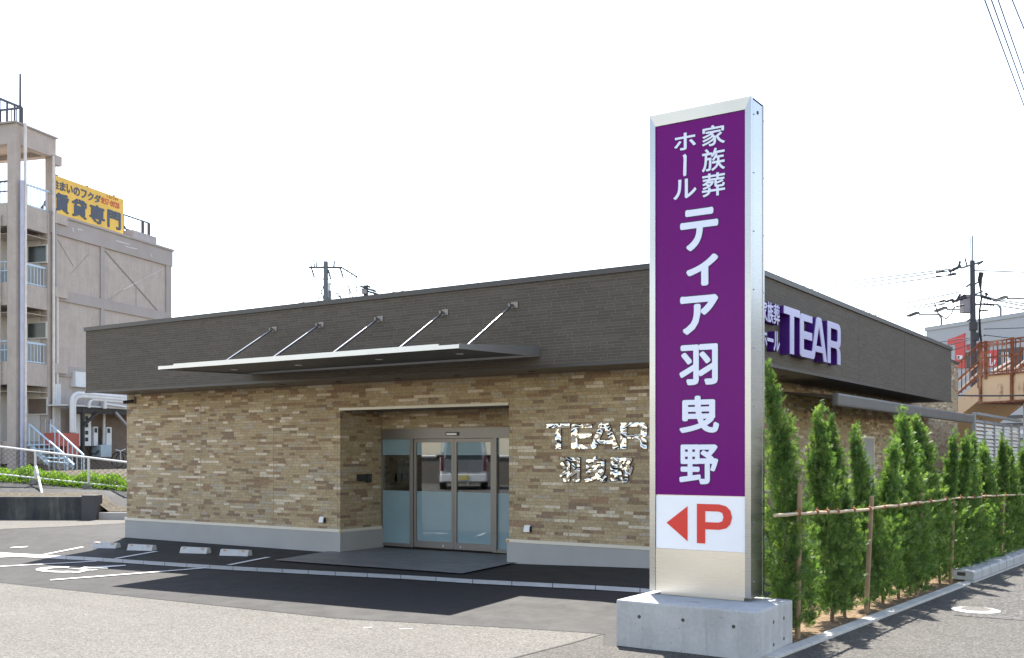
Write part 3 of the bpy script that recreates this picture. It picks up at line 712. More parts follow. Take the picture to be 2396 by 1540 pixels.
# side door, side lean-to gutter
a, b = onX(*R8(583, 332), XW), onX(*R8(637, 650), XW)
mb = MB(); mb.box(XW, XW + .03, a[1], b[1], .2, a[2]); sd = mb.build('service_door', M['plinth paint'], hall)
mb = MB(); y0, y1 = a[1], b[1]
mb.box(XW, XW + .045, y0 - .05, y0, .2, a[2] + .05); mb.box(XW, XW + .045, y1, y1 + .05, .2, a[2] + .05); mb.box(XW, XW + .045, y0, y1, a[2], a[2] + .05); mb.build('door_frame', M['beige trim'], sd)
mb = MB(); mb.tube([(XW + .09, y0 + .1, .95), (XW + .09, y0 + .1, 1.35)], .014, 8); mb.build('handle', M['door metal'], sd)
mb = MB(); mb.box(-5.28, -5.16, 17.4, 29.25, 2.60, 2.82); mb.build('side_gutter', M['gutter grey'], hall, bevel=.035)
mb = MB(); mb.prism([(XW, 17.5, 2.86), (-5.28, 17.5, 2.76), (-5.28, 17.5, 2.79), (XW, 17.5, 2.89)], (0, 11.7, 0)); mb.build('side_roof', M['dark trim'], hall)

# entrance mat of stone tiles
mt_ = [gnd(*RG2(*q)) for q in ((0, 243), (1230, 332), (1590, 258))]
poly = [mt_[0][:2], mt_[1][:2], mt_[2][:2], (XR1 - .03, YW - .03), (XR1 - .03, YD - .055), (XR0 + .03, YD - .055), (XR0 + .03, YW - .03), gnd(*RG2(380, 182))[:2]]
drape('entrance_paving', poly, .022, M['tile floor'])

# brand-name lettering, front wall: chrome with crumpled film
fr = thing('wall_lettering', 'mirror finish letters with two rows on the front brick wall', 'sign', (onY(1400, 1060, YW)[0], YW, onY(1400, 1060, YW)[2]))
def px_fn(rg, Y, depth):
    A, Bx = onY(*rg(0, 400), Y), onY(*rg(2000, 400), Y)
    # outline given in picture measure, sheared back on to the wall
    return A, Bx
def wall_letter(loops, name='letter'):
    v, f = spline_shape(loops)
    xs = [q[0] for lp in loops for q in lp]; ys = [q[1] for lp in loops for q in lp]
    x0, x1 = onY(*RLT(min(xs), 400), YW)[0], onY(*RLT(max(xs), 400), YW)[0]
    xm = (min(xs) + max(xs)) / 2; z0, z1 = onY(*RLT(xm, max(ys)), YW)[2], onY(*RLT(xm, min(ys)), YW)[2]
    fn = fit(v, (x0, YW, z0), (x1 - x0, 0, 0), (0, 0, z1 - z0), (0, -1, 0))
    mb = MB(); mb.cur = 1; solid(mb, v, f, fn, .004, .026); mb.cur = 0; solid(mb, v, f, fn, .027, .031)
    mb.build(name, [M['crumpled chrome'], M['dark trim']], fr)
for lp in (TEAR_T, TEAR_EA, TEAR_R): wall_letter(lp)
for ch, (xa, xb, ya, yb) in zip('羽曳野', ((385, 840, 870, 1412), (932, 1425, 850, 1420), (1482, 1998, 870, 1428))):
    x0, x1 = onY(*RLT(xa, 1100), YW)[0], onY(*RLT(xb, 1100), YW)[0]; xm = (xa + xb) / 2
    z0, z1 = onY(*RLT(xm, yb), YW)[2], onY(*RLT(xm, ya), YW)[2]
    fn = fit(gbox(ch, .035), (x0, YW, z0), (x1 - x0, 0, 0), (0, 0, z1 - z0), (0, -1, 0))
    mb = MB(); mb.cur = 1; bold(mb, ch, .046, fn, .004, .022); mb.cur = 0; bold(mb, ch, .026, fn, .024, .030); mb.build('letter', [M['crumpled chrome'], M['dark trim']], fr)

# channel letters on the side fascia
sg = thing('fascia_lettering', 'violet sided channel letters with lavender faces on the dark side fascia', 'sign', (XF, 15.3, 3.7))
def fascia_letter(v, f, y0, y1, z0, z1, ref=None, dpt=.15):
    fn = fit(v, (XF, y0, z0), (0, y1 - y0, 0), (0, 0, z1 - z0), (1, 0, 0), ref)
    mb = MB(); solid(mb, v, f, fn, .004, dpt); o = mb.build('letter', M['violet return'], sg)
    return fn
sY = lambda px, py: onX(*RFS(px, py), XF + .15)
for lp, (xa, xb, ya, yb) in ((TEAR_T, (478, 785, 290, 1120)), (TEAR_EA, (790, 1312, 405, 1290)), (TEAR_R, (1325, 1578, 590, 1350))):
    v, f = spline_shape(lp); y0, y1 = sY(xa, 700)[1], sY(xb, 700)[1]
    zt, zb_ = 3.955, 3.275
    fn = fascia_letter(v, f, y0, y1, zb_, zt)
    cx = sum(p[0] for p in v) / len(v)
    mb = MB(); solid(mb, v, f, fn, .150, .162); mb.build('letter_face', M['lavender face'], sg)
yT = sY(478, 700)[1]; y_l = sY(115, 500)[1]; wch = .245
for row, txt, (z0, z1) in ((0, '家族葬', (3.66, 3.955)), (1, 'ホール', (3.275, 3.565))):
    for k, ch in enumerate(txt):
        y1 = yT - .04 - (2 - k) * (wch + .015); y0 = y1 - wch
        if ch == 'ー': hz = (z0 + .115, z0 + .17)
        else: hz = (z0, z1)
        fn = fit(gbox(ch, .02), (XF, y0, hz[0]), (0, y1 - y0, 0), (0, 0, hz[1] - hz[0]), (1, 0, 0))
        mb = MB(); bold(mb, ch, .02, fn, .004, .10); mb.build('letter', M['violet return'], sg)
        mb = MB(); bold(mb, ch, .016, fn, .102, .110); mb.build('letter_face', M['lavender face'], sg)

# ------------------------------------------------------------------ pylon sign
YS = 9.125
sx = lambda x, y=800: onY(x, y, YS)[0]
sz = lambda x, y: onY(x, y, YS)[2]
pyl = thing('pylon_sign', 'tall steel framed purple sign with white lettering on a concrete block', 'sign', (-4.0, 9.1, 0))
BX0, BX1, BY0, BY1, BZ = -4.637, -3.252, 8.615, 9.53, .434
mb = MB(); mb.box(BX0, BX1, BY0, BY1, -.25, BZ); base = mb.build('concrete_base', M['cast concrete'], pyl, bevel=.022)
hq = reg(1980, 1900, 700 / 2396)
for q in ((402, 424), (893, 462), (1462, 535)):
    p = onY(*hq(*q), BY0); mb = MB(); mb.tube([(p[0], BY0 - .0025, p[2]), (p[0], BY0 + .02, p[2])], .0165, 16); mb.build('tie_hole', M['dark trim'], base)
for q in ((1912, 484), (2027, 440), (1912, 738), (2027, 668)):
    p = onX(*hq(*q), BX1); mb = MB(); mb.tube([(BX1 + .0025, p[1], p[2]), (BX1 - .02, p[1], p[2])], .0165, 16); mb.build('tie_hole', M['dark trim'], base)
p = onY(*hq(1158, 600), BY0); mb = MB(); mb.box(p[0] - .002, p[0] + .002, BY0 - .0015, BY0 + .01, -.1, BZ - .03); mb.build('form_joint', M['plinth paint'], base)
S0, S1 = sx(1520), sx(1757); ST = sz(1757, 224); SB = BZ + .035
SD = onX(1788, 800, S1)[1]
ix0, ix1 = sx(1532), sx(1742); pt, pm, pb = sz(1532, 296), sz(1532, 1158), sz(1532, 1282)
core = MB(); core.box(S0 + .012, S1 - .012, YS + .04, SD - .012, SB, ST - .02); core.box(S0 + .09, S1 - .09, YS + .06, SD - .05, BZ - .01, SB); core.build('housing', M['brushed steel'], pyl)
mb = MB()
fw, fd = ix0 - S0, .05
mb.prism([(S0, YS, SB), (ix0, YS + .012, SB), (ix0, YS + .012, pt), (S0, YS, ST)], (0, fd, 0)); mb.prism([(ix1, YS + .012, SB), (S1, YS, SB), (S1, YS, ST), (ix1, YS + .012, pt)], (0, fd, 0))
mb.prism([(S0 + .0005, YS + .0005, ST), (ix0, YS + .0125, pt), (ix1, YS + .0125, pt), (S1 - .0005, YS + .0005, ST)], (0, fd, 0)); mb.build('front_frame', M['dimmed steel'], pyl)
mb = MB(); mb.box(S1 - .012, S1, YS + .052, SD - .045, SB, ST - .003); mb.build('side_cover', M['dimmed steel'], pyl)
mb = MB(); mb.box(S1 - .012, S1 + .004, SD - .043, SD, SB, ST + .0); mb.build('rear_frame', M['dimmed steel'], pyl)
mb = MB(); mb.box(S0, S0 + .012, YS + .052, SD, SB, ST - .003); mb.build('side_cover', M['dimmed steel'], pyl)
mb = MB(); mb.box(S0, S1, YS + .05, SD, ST - .02, ST - .002); mb.build('top_cover', M['dimmed steel'], pyl)
for z in np.linspace(SB + .15, ST - .15, 9):
    for y in (YS + .075, SD - .02): mb = MB(); mb.tube([(S1 + .0005, y, z), (S1 + .008, y, z)], .006, 8); mb.build('rivet', M['aluminium'], pyl)
mb = MB(); q = onX(1773, 264, S1); mb.tube([(S1 + .0005, q[1], q[2]), (S1 + .006, q[1], q[2])], .016, 16); mb.build('lifting_hole', M['dark trim'], pyl)
mb = MB(); mb.box(ix0 + .004, ix1 - .004, YS + .022, YS + .039, pm + .004, pt - .004); pp = mb.build('name_panel', M['sign purple'], pyl)
mb = MB(); mb.box(ix0 + .004, ix1 - .004, YS + .022, YS + .039, pb, pm - .004); pk_ = mb.build('parking_panel', M['white acrylic'], pyl)
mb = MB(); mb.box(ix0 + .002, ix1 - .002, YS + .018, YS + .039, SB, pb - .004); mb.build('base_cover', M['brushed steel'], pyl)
YP = YS + .022
def sign_char(ch, xa, xb, ya, yb, off, out, parent, mface='letter face', mout='letter outline', shape=None):
    x0, x1 = onY(xa, 800, YP)[0], onY(xb, 800, YP)[0]; xm = (xa + xb) / 2; z0, z1 = onY(xm, yb, YP)[2], onY(xm, ya, YP)[2]
    mb = MB()
    if shape:
        v, f = spline_shape(shape); solid(mb, v, f, fit(v, (x0, YP, z0), (x1 - x0, 0, 0), (0, 0, z1 - z0), (0, -1, 0)), .001, .005)
    else:
        fn = fit(gbox(ch, off), (x0, YP, z0), (x1 - x0, 0, 0), (0, 0, z1 - z0), (0, -1, 0))
        mb.cur = 1; bold(mb, ch, off + out, fn, .0005, .002); mb.cur = 0; bold(mb, ch, off, fn, .001, .005)
    mb.build('letter', [M[mface], M[mout]], parent)
for ch, ya, yb in (('家', 293, 341), ('族', 347, 400), ('葬', 405, 459)): sign_char(ch, 1643, 1697, ya, yb, .014, .022, pp)
for ch, xa, xb, ya, yb in (('ホ', 1578, 1629, 311, 351), ('ル', 1576, 1630, 419, 465)): sign_char(ch, xa, xb, ya, yb, .018, .022, pp)
sign_char('', 1598, 1607, 361, 413, 0, 0, pp, shape=[[(0, 0), (6, -2), (9, 3), (8, 50), (3, 52), (1, 48), (2, 8)]])
for ch, xa, xb, ya, yb, off in (('テ', 1592, 1681, 488, 586, .030), ('ィ', 1606, 1681, 596, 669, .040), ('ア', 1592, 1681, 691, 782, .034), ('羽', 1590, 1680, 806, 901, .030), ('曳', 1590, 1683, 926, 1013, .034), ('野', 1590, 1681, 1040, 1133, .026)):
    sign_char(ch, xa, xb, ya, yb, off, .018, pp)
sign_char('', 1560, 1609, 1184, 1265, 0, 0, pk_, 'red vinyl', shape=[[(0, 40), (49, 0), (49, 81)]])
PS = [[(0, 0), (54, 0), (70, 4), (80, 14), (84, 30), (80, 46), (70, 56), (54, 60), (20, 60), (20, 94), (0, 94)], [(20, 17), (52, 17), (61, 20), (64, 30), (61, 40), (52, 43), (20, 43)]]
sign_char('', 1631, 1713, 1180, 1273, 0, 0, pk_, 'red vinyl', shape=PS)

# ------------------------------------------------------------------ hedge: narrow conifers tied to a bamboo rail
HP = VPlane((-3.32, 9.9, 0), (.45, 9.0))
def conifer_mesh(seed, H, rmax, lean, twin):
    rg = np.random.default_rng(seed); V = []; 
    ph = rg.uniform(0, 6.28, 4)
    def spine(h):                                    # h 0..1
        return np.array([lean[0] * h ** 2.2 + .035 * math.sin(5 * h + ph[0]), lean[1] * h ** 2.2 + .035 * math.sin(6 * h + ph[1]), h * H])
    def blade(c, d, L, w, nrm):
        s_ = np.cross(d, nrm); s_ /= np.linalg.norm(s_) + 1e-9; m_ = c + d * L * .5
        V.append((c, m_ + s_ * w, c + d * L, m_ - s_ * w))
    def frond(c, d, L):
        # flat spray: a short axis with paired leaflets
        d = d / np.linalg.norm(d); nrm = rg.normal(0, 1, 3); nrm -= d * (nrm @ d); nrm /= np.linalg.norm(nrm) + 1e-9; sd = np.cross(d, nrm)
        blade(c, d, L, .0042, nrm)
        for q in range(3):
            t0 = .12 + .27 * q; l2 = L * (.62 - .15 * q) * rg.uniform(.8, 1.2)
            for sg_ in (-1, 1): blade(c + d * L * t0, d * .80 + sd * sg_ * .60, l2, .0050 * rg.uniform(.8, 1.3), nrm)
    nb = 240; g = 0.0
    for i in range(nb):
        h = .02 + .94 * (i + rg.uniform(0, 1)) / nb; g += 2.39996 + rg.normal(0, .4)
        clump = .70 + .36 * math.sin(h * 19 + ph[2] + g * .15) * math.sin(g * 1.5 + ph[3]) + rg.normal(0, .16)
        prof = (1.08 + .10 * math.sin(h * 6.0)) if h < .40 else max(.04, 1.14 * (1 - (h - .40) / .60) ** 1.25)
        rad = rmax * prof * max(.30, clump); up = rg.uniform(.16, .42) * (1.2 if h > .65 else 1)
        b0 = spine(h); dirv = np.array([math.cos(g), math.sin(g), 0])
        for t in rg.uniform(.05, 1.0, 16 if h < .75 else 11) ** .75:
            c = b0 + dirv * rad * t ** .8 + UP * up * t + rg.normal(0, .017, 3)
            c[2] = max(c[2] - (.16 * (1 - h / .12) * t if h < .12 else 0), .03)
            frond(c, dirv * rg.uniform(.15, .75) + UP * rg.uniform(.6, 1.2) + rg.normal(0, .30, 3), rg.uniform(.055, .105))
    for j in range(6 if twin else 4):                  # thin leading shoots
        a = rg.uniform(0, 6.28); r0 = .0 if j == 0 else rg.uniform(.03, rmax * .75); h0 = .80 if j == 0 else rg.uniform(.55, .80)
        p0 = spine(h0) + np.array([math.cos(a), math.sin(a), 0]) * r0
        ln = (1.0 - h0) * H * (1.0 if j == 0 else rg.uniform(.55, .85)) + .05; bend = np.array([lean[0] * .6, lean[1] * .6, 0]) + rg.normal(0, .05, 3) * np.array([1, 1, 0])
        n = int(ln * 60)
        for q in range(n):
            t = q / n; c = p0 + UP * ln * t + bend * t * t + rg.normal(0, .008 + .018 * (1 - t), 3)
            frond(c, UP + rg.normal(0, .34, 3), rg.uniform(.05, .085) * (1 - .25 * t))
    A = np.array(V).reshape(-1, 3); n = len(A) // 4
    me = bpy.data.meshes.new('foliage'); me.vertices.add(len(A)); me.vertices.foreach_set('co', A.ravel())
    me.loops.add(n * 4); me.loops.foreach_set('vertex_index', np.arange(n * 4)); me.polygons.add(n)
    me.polygons.foreach_set('loop_start', np.arange(n) * 4); me.polygons.foreach_set('loop_total', np.full(n, 4)); me.update(); me.validate()
    me.materials.append(M['conifer leaf'])
    mb = MB(); pts = [spine(h) for h in (0, .2, .45, .7, .9)]; pts[0] = pts[0] - UP * .1
    mb.tube(pts, [.022, .019, .014, .009, .005], 7)
    tm = MB(); tm = mb
    return me, tm
TREES = [(23, 2.46, .255, (-.26, .0), True), (31, 2.20, .265, (.10, -.12), True), (44, 2.02, .245, (.14, .12), False), (57, 1.94, .26, (-.08, .16), True), (63, 2.12, .235, (.12, -.08), False), (71, 1.98, .29, (.02, .10), True), (88, 2.16, .21, (-.16, -.06), False), (95, 1.86, .275, (.10, .05), True)]
base_trees = []
specs = []
y = 9.74; rg = random.Random(5)
for i in range(35):
    specs.append((y, 0 if i == 0 else rg.choice([1, 2, 3, 4, 5, 6, 7])))
    y += rg.uniform(.40, .60) if i > 3 else (.44, .86, .40, .72)[i]
variants = []
for k, tr in enumerate(TREES):
    me, tmb = conifer_mesh(*tr); variants.append((me, tmb))
ordn = ['', 'second', 'third', 'fourth', 'fifth', 'sixth', 'seventh', 'eighth', 'ninth', 'tenth', 'eleventh', 'twelfth', 'thirteenth', 'fourteenth', 'fifteenth', 'sixteenth', 'seventeenth', 'eighteenth', 'nineteenth', 'twentieth', 'twenty-first', 'twenty-second', 'twenty-third', 'twenty-fourth', 'twenty-fifth', 'twenty-sixth', 'twenty-seventh', 'twenty-eighth', 'twenty-ninth', 'thirtieth', 'thirty-first', 'thirty-second', 'thirty-third', 'thirty-fourth', 'thirty-fifth']
proto = {}
for i, (y, k) in enumerate(specs):
    x = KO(y) - (.27 if i == 0 else .35) + rg.uniform(-.04, .04)
    sc_ = .96 if i == 0 else (.74 if i == 1 else 1.0 if i == 2 else .90 if i == 3 else rg.uniform(.86, 1.04) * (1.0 - .005 * i))
    lb = 'tallest conifer of the hedge, right beside the sign block, its tip leaning left' if i == 0 else 'narrow green conifer, ' + ordn[i] + ' along the hedge counting from the sign block'
    if k not in proto:
        t_ = thing('conifer_tree', lb, 'tree', (x, y, .01), 'narrow conifers of the hedge'); proto[k] = t_
        fo = bpy.data.objects.new('foliage', variants[k][0]); COL.objects.link(fo); fo.parent = t_
        tk = variants[k][1].build('trunk', M['bark']); tk.parent = t_
    else: t_ = dup(proto[k], (x, y, .01), lb)
    t_.rotation_euler = (0, 0, 0) if i == 0 else (rg.uniform(-.035, .035), rg.uniform(-.035, .035), rg.uniform(0, 6.28)); t_.scale = (sc_ * rg.uniform(.95, 1.1), sc_ * rg.uniform(.95, 1.1), sc_)
# stakes and rail
for i, (a, b) in enumerate((((242, 585), (235, 1030)), ((637, 650), (620, 1000)), ((910, 630), (895, 950)), ((1087, 630), (1070, 1110)), ((1235, 635), (1232, 780)), ((1362, 645), (1345, 1010)))):
    p, q = HP.at(*R8(*a), .10), HP.at(*R8(*b), .06); d = (p - q) / np.linalg.norm(p - q); q = p - d * (p[2] + .15) / d[2]
    mb = MB(); mb.tube([q, p], [.027, .025], 10)
    lb_ = ['wooden stake at the hedge nearest the sign block', 'second wooden stake along the hedge from the sign block', 'third wooden stake along the hedge from the sign block', 'fourth wooden stake along the hedge, just before the raised kerb blocks', 'fifth wooden stake along the hedge from the sign block', 'farthest wooden stake showing in the hedge'][i]
    tag(mb.build('wooden_stake', M['stake wood']), lb_, 'stake', 'wooden stakes along the hedge')
rp = [HP.at(*R8(*q), .14) for q in ((105, 755), (330, 740), (450, 735), (640, 720), (800, 705), (905, 688), (1090, 662), (1240, 655), (1360, 650), (1473, 645))]
rp.append(ext(rp[-1], rp[-2], 6))
rail = thing('bamboo_rail', 'pale bamboo pole rail tied along the conifer hedge', 'rail', rp[0])
for i, (a, b) in enumerate(((0, 3), (3, 5), (5, 7), (7, 9), (9, 10))):
    pts = []
    for p, q in zip(rp[a:b], rp[a + 1:b + 1]):
        n = 4
        for k in range(n): pts.append(p + (q - p) * k / n + np.array([0, 0, random.uniform(-.005, .005)]))
    pts.append(rp[b]); off = np.array([0, 0, .012 * (i % 2)])
    rs = [(.017 if i < 2 else .013) * random.uniform(.92, 1.12) for _ in pts]
    mb = MB(); mb.tube([p + off for p in pts], rs, 10); mb.build('bamboo_pole', M['bamboo'], rail)
for t_ in np.linspace(.06, .9, 17):
    k = t_ * (len(rp) - 2); i = int(k); p = rp[i] + (rp[i + 1] - rp[i]) * (k - i); d = rp[i + 1] - rp[i]; d /= np.linalg.norm(d)
    mb = MB(); mb.tube([p - d * .02 + UP * .005, p + d * .02 + UP * .005], .027, 8); mb.tube([p + UP * .02, p + UP * .05 + d * .03, p + UP * .025 + d * .07], .004, 5); mb.build('twine', M['twine'], rail)

# ------------------------------------------------------------------ louvred screen behind the hall
XS = -5.2
y0, y1 = 29.3, onX(2382, 1030, XS)[1]; zt = 2.85
lv = thing('louvre_screen', 'grey metal louvred screen standing behind the conifer hedge', 'screen', (XS, (y0 + y1) / 2, 0))
n = 5; mb = MB()
for k in range(n + 1):
    y = y0 + (y1 - y0) * k / n; w = .16 if k == 0 else .06; mb = MB(); mb.box(XS - .02, XS + .06, y - (0 if k == 0 else w / 2), y + (w if k == 0 else w / 2), 0, zt - .12 if k else zt); mb.build('post', M['louvre grey'], lv)
mb = MB(); mb.box(XS - .04, XS + .10, y0 + .16, y1 + .05, zt - .02, zt + .05); mb.build('top_rail', M['louvre grey'], lv)
mb = MB(); mb.box(XS - .0, XS + .07, y0 + .16, y1, 1.28, 1.42); mb.build('middle_rail', M['louvre dark'], lv)
for k in range(n):
    a = y0 + (y1 - y0) * k / n + (.165 if k == 0 else .035); b = y0 + (y1 - y0) * (k + 1) / n - .035; mb = MB()
    z = .12
    while z < zt - .2:
        if not 1.20 < z < 1.42: mb.prism([(XS + .055, a, z), (XS + .0, a, z + .075), (XS - .006, a, z + .07), (XS + .049, a, z - .005)], (0, b - a, 0))
        z += .105
    mb.build('louvre_panel', M['louvre grey'], lv)

# ------------------------------------------------------------------ footbridge
d3 = FW * math.cos(R(20.5)) * -1 + RT * math.sin(R(20.5))     # runs right and towards the camera
BP = VPlane(dep(2296, 802, 36.0), d3); nB = BP.n
fb = thing('footbridge', 'rusty cream footbridge with stair flight and barred railings', 'footbridge', tuple(dep(2350, 1062, 36.5)[:2]) + (0,))
bU = lambda px, py: BP.u(BP.at(*R6(px, py)))
bZ = lambda px, py: BP.at(*R6(px, py))[2]
u0, u1, u2 = bU(652, 640), bU(940, 620), bU(1045, 620); zt_, zb_ = bZ(652, 650), bZ(652, 880); ur = u2 + 9
def bbox_(mb, a, b, z0, z1, o0, o1): return mb.obox(BP.uv(a, z0, o0), BP.d * (b - a), BP.n * (o1 - o0), UP * (z1 - z0))
mb = MB(); bbox_(mb, u0, u1, zb_, zt_, -2.2, 0); bbox_(mb, u1, ur, zb_, zt_, -2.2, 0); mb.build('girder', M['bridge cream'], fb)
mb = MB(); bbox_(mb, u0 - .05, ur, zb_ - .06, zb_, -2.3, .08); mb.build('bottom_flange', M['bridge rail'], fb)
mb = MB(); bbox_(mb, u0 - .05, ur, zt_, zt_ + .06, -2.3, .06); mb.build('deck_edge', M['bridge rail'], fb)
for u_ in (u0 + .03, u1): mb = MB(); bbox_(mb, u_ - .05, u_ + .05, zb_, zt_, 0, .06); mb.build('stiffener', M['bridge rail'], fb)
zr = bZ(660, 345); zm = bZ(660, 490)
mb = MB()
for o_ in (0.0, -2.15):
    for z in (zr, zr - .12, (zr + zt_) / 2 + .05, zt_ + .12):
        w = .05
        mb.bar(BP.uv(u0, z, o_), BP.uv(ur, z, o_), .05, w)
    for u_ in np.arange(u0, ur, .19): mb.bar(BP.uv(u_, zt_ + .05, o_), BP.uv(u_, zr, o_), .035)
    for u_ in (u0 + .01, u0 + .24, u1, u1 + 1.6, u1 + 3.2): mb.bar(BP.uv(u_, zt_ - .1, o_), BP.uv(u_, zr + .05, o_), .11)
mb.build('railing', M['bridge rail'], fb)
# stair flight going down to the left, away behind the hall
sa = BP.uv(u0, zt_, 0); ud = -BP.d * .93 - BP.n * .0; slope = (bZ(460, 520) - bZ(652, 345)) / (bU(460, 520) - bU(652, 345))
def st(u_, z, o_): return BP.uv(u0 - u_, z - slope * u_, o_)
SL = 6.0
for o_ in (0.0, -2.15):
    mb = MB(); mb.prism([st(0, zb_ + .1, o_), st(0, zt_ - .1, o_), st(SL, zt_ - .1, o_), st(SL, zb_ + .35, o_)], -BP.n * .08); mb.build('stair_stringer', M['bridge cream'], fb)
    mb = MB()
    for z in (zr, (zr + zt_) / 2, zt_ + .1): mb.bar(st(0, z, o_), st(SL, z, o_), .055)
    for u_ in np.arange(.1, SL, .19): mb.bar(st(u_, zt_, o_), st(u_, zr, o_), .032)
    for u_ in (.06, 1.45, 2.9): mb.bar(st(u_, zt_ - .35, o_), st(u_, zr + .04, o_), .10)
    mb.build('stair_railing', M['bridge rail'], fb)
for o_ in (-.12, -2.0):
    mb = MB(); mb.tube([st(-.05, zt_ + .62, o_), st(SL, zt_ + .62, o_)], .03, 8); mb.tube([st(-.05, zt_ + .30, o_), st(SL, zt_ + .30, o_)], .03, 8); mb.build('handrail', M['steel white'], fb)
mb = MB()
for k in range(20):
    u_ = k * .30; p = st(u_, zt_ - .25, -.08); mb.obox(p, -BP.d * .31, -BP.n * 2.0, UP * .05)
mb.build('stair_tread', M['bridge cream'], fb)
mb = MB(); mb.obox(st(.0, zb_ + .12, -.08), st(SL, zb_ + .12, -.08) - st(0, zb_ + .12, -.08), -BP.n * 2.0, UP * .03); mb.build('stair_soffit', M['bridge cream'], fb)
# inner second flight seen through the bars, rising right
for k, (a, b) in enumerate((((760, 640), (935, 540)), ((760, 600), (935, 500)))):
    mb = MB(); mb.tube([BP.at(*R6(*a), -1.9), BP.at(*R6(*b), -1.9)], .035, 8); mb.build('handrail', M['steel white'], fb)
mb = MB(); c_ = BP.uv(bU(995, 900), 0, -1.1); mb.cyl(c_ - UP * .3, .62, zb_ + .24, 28); mb.build('column', M['bridge cream'], fb)
# speed limit sign
q = dep(*R6(521, 1243), 33.0); fwd = -FW
ss = thing('speed_sign', 'round white speed limit sign with red rim showing 30', 'road sign', (q[0], q[1], 0))
mb = MB(); mb.tube([(q[0], q[1], 0), (q[0], q[1], q[2] + .36)], .03, 10); mb.build('post', M['steel white'], ss)
def disc(c, r, t0, t1, n=36):
    return [np.array(c) + RT * r * math.cos(2 * math.pi * k / n) + UP * r * math.sin(2 * math.pi * k / n) - FW * t0 for k in range(n)], -FW * (t1 - t0)
rr = abs(R6(551, 0)[0] - R6(491, 0)[0]) / 2 / FP * 33.0
P, e_ = disc(q, rr, .035, .045); mb = MB(); mb.prism(P, e_); mb.build('rim', M['store red'], ss)
P, e_ = disc(q, rr * .76, .045, .049); mb = MB(); mb.prism(P, e_); mb.build('face', M['sticker white'], ss)
mb = MB()
gb = gbox('30', .02); bold(mb, '30', .02, fit(gb, q - RT * rr * .46 - UP * rr * .40 - FW * .049, RT * rr * .92, UP * rr * .80, -FW), .0, .004); mb.build('numeral', M['navy text'], ss)

# ------------------------------------------------------------------ shop beyond
SP = VPlane(dep(2167, 775, 75.0), d3)
shop = thing('shop_building', 'large pale grey shop with red and black wall signs and roof lamps', 'shop', tuple(dep(2300, 1062, 72)[:2]) + (0,))
v0 = 0.0; v1 = 45.0; zs = 1.8 + (HYP - 775) / FP * 75.0
mb = MB(); mb.obox(SP.uv(v0, 0, 0), SP.d * v1, -SP.n * 25, UP * zs); mb.build('wall', M['store wall'], shop)
mb = MB(); mb.obox(SP.uv(v0 - .1, zs, .06), SP.d * v1, -SP.n * 25, UP * .28); mb.build('parapet', M['louvre grey'], shop)
sA = lambda px, py, o=.06: SP.at(*RB(px, py), o)
mb = MB(); mb.prism([sA(*q) for q in ((235, 165), (350, 130), (505, 65), (505, 620), (355, 620), (355, 245), (235, 245))], -SP.n * .05); mb.build('red_numeral', M['store red'], shop)
mb = MB(); mb.prism([sA(*q, .08) for q in ((382, 415), (470, 415), (470, 478), (382, 478))], -SP.n * .02); mb.build('small_plate', M['store white'], shop)
mb = MB(); a, b = sA(392, 472, .085), sA(425, 424, .085); bold(mb, '研', .02, fit(gbox('研', .02), a, SP.d * SP.u(b - a + SP.p), UP * (b[2] - a[2]), SP.n), 0, .01); mb.build('letter', M['store dark'], shop)
mb = MB(); mb.prism([sA(*q) for q in ((510, 372), (760, 335), (760, 620), (510, 620))], -SP.n * .05); mb.build('dark_panel', M['store dark'], shop)
mb = MB(); mb.prism([sA(*q, .07) for q in ((765, 350), (1025, 325), (1025, 590), (765, 610))], -SP.n * .05); mb.build('red_panel', M['store red'], shop)
mb = MB(); mb.prism([sA(*q) for q in ((1028, 322), (1420, 280), (1420, 600), (1028, 590))], -SP.n * .05); mb.build('dark_panel', M['store dark'], shop)
for qs in (((845, 395), (918, 388), (918, 575), (880, 578), (880, 445), (845, 448)), ((925, 580), (965, 475), (998, 490), (975, 560), (960, 580)), ((1085, 365), (1118, 362), (1118, 570), (1085, 572)), ((1150, 365), (1195, 362), (1195, 470), (1240, 440), (1240, 480), (1195, 520), (1150, 560))):
    mb = MB(); mb.prism([sA(*q, .10) for q in qs], -SP.n * .025); mb.build('white_stroke', M['store white'], shop)
for ch, (xa, xb, ya, yb) in zip('焼肉バイキング', ((530, 628, 225, 335), (640, 720, 215, 325), (735, 815, 205, 315), (850, 945, 205, 290), (975, 1060, 195, 275), (1090, 1170, 185, 265), (1195, 1290, 170, 262))):
    a, b = sA(xa, yb), sA(xb, (ya + yb) / 2 - (yb - ya) / 2)
    mb = MB(); fn = fit(gbox(ch, .02), a, SP.d * ((b - a) @ SP.d), UP * abs(b[2] - a[2]), SP.n)
    bold(mb, ch, .02, fn, 0, .03); mb.build('letter', M['store red'], shop)
for z in (2.1, 2.6, 3.1, 3.6, 4.1): mb = MB(); mb.obox(SP.uv(0, z, .0), SP.d * v1, SP.n * .05, UP * .22); mb.build('cladding_band', M['store dark' if int(z * 2) % 3 else 'store white'], shop)
for k, q in enumerate(((300, 232), (567, 195), (835, 160), (1145, 118))):
    p = SP.at(*R6(*q), 0); p = np.array([p[0], p[1], zs + .2]); L = 2.7
    lm = None
    mb = MB(); mb.tube([p, p + UP * .55, p + UP * .85 - SP.d * .25, p + UP * 1.0 - SP.d * 1.2, p + UP * 1.12 - SP.d * 2.2], .075, 8); lm = mb.build('lamp_arm', M['louvre dark'], shop)
    mb = MB(); c_ = p + UP * 1.02 - SP.d * 3.1; mb.obox(c_, SP.d * .95 + UP * .14, SP.n * .35, UP * .13); mb.build('lamp_head', M['dark trim'], lm)

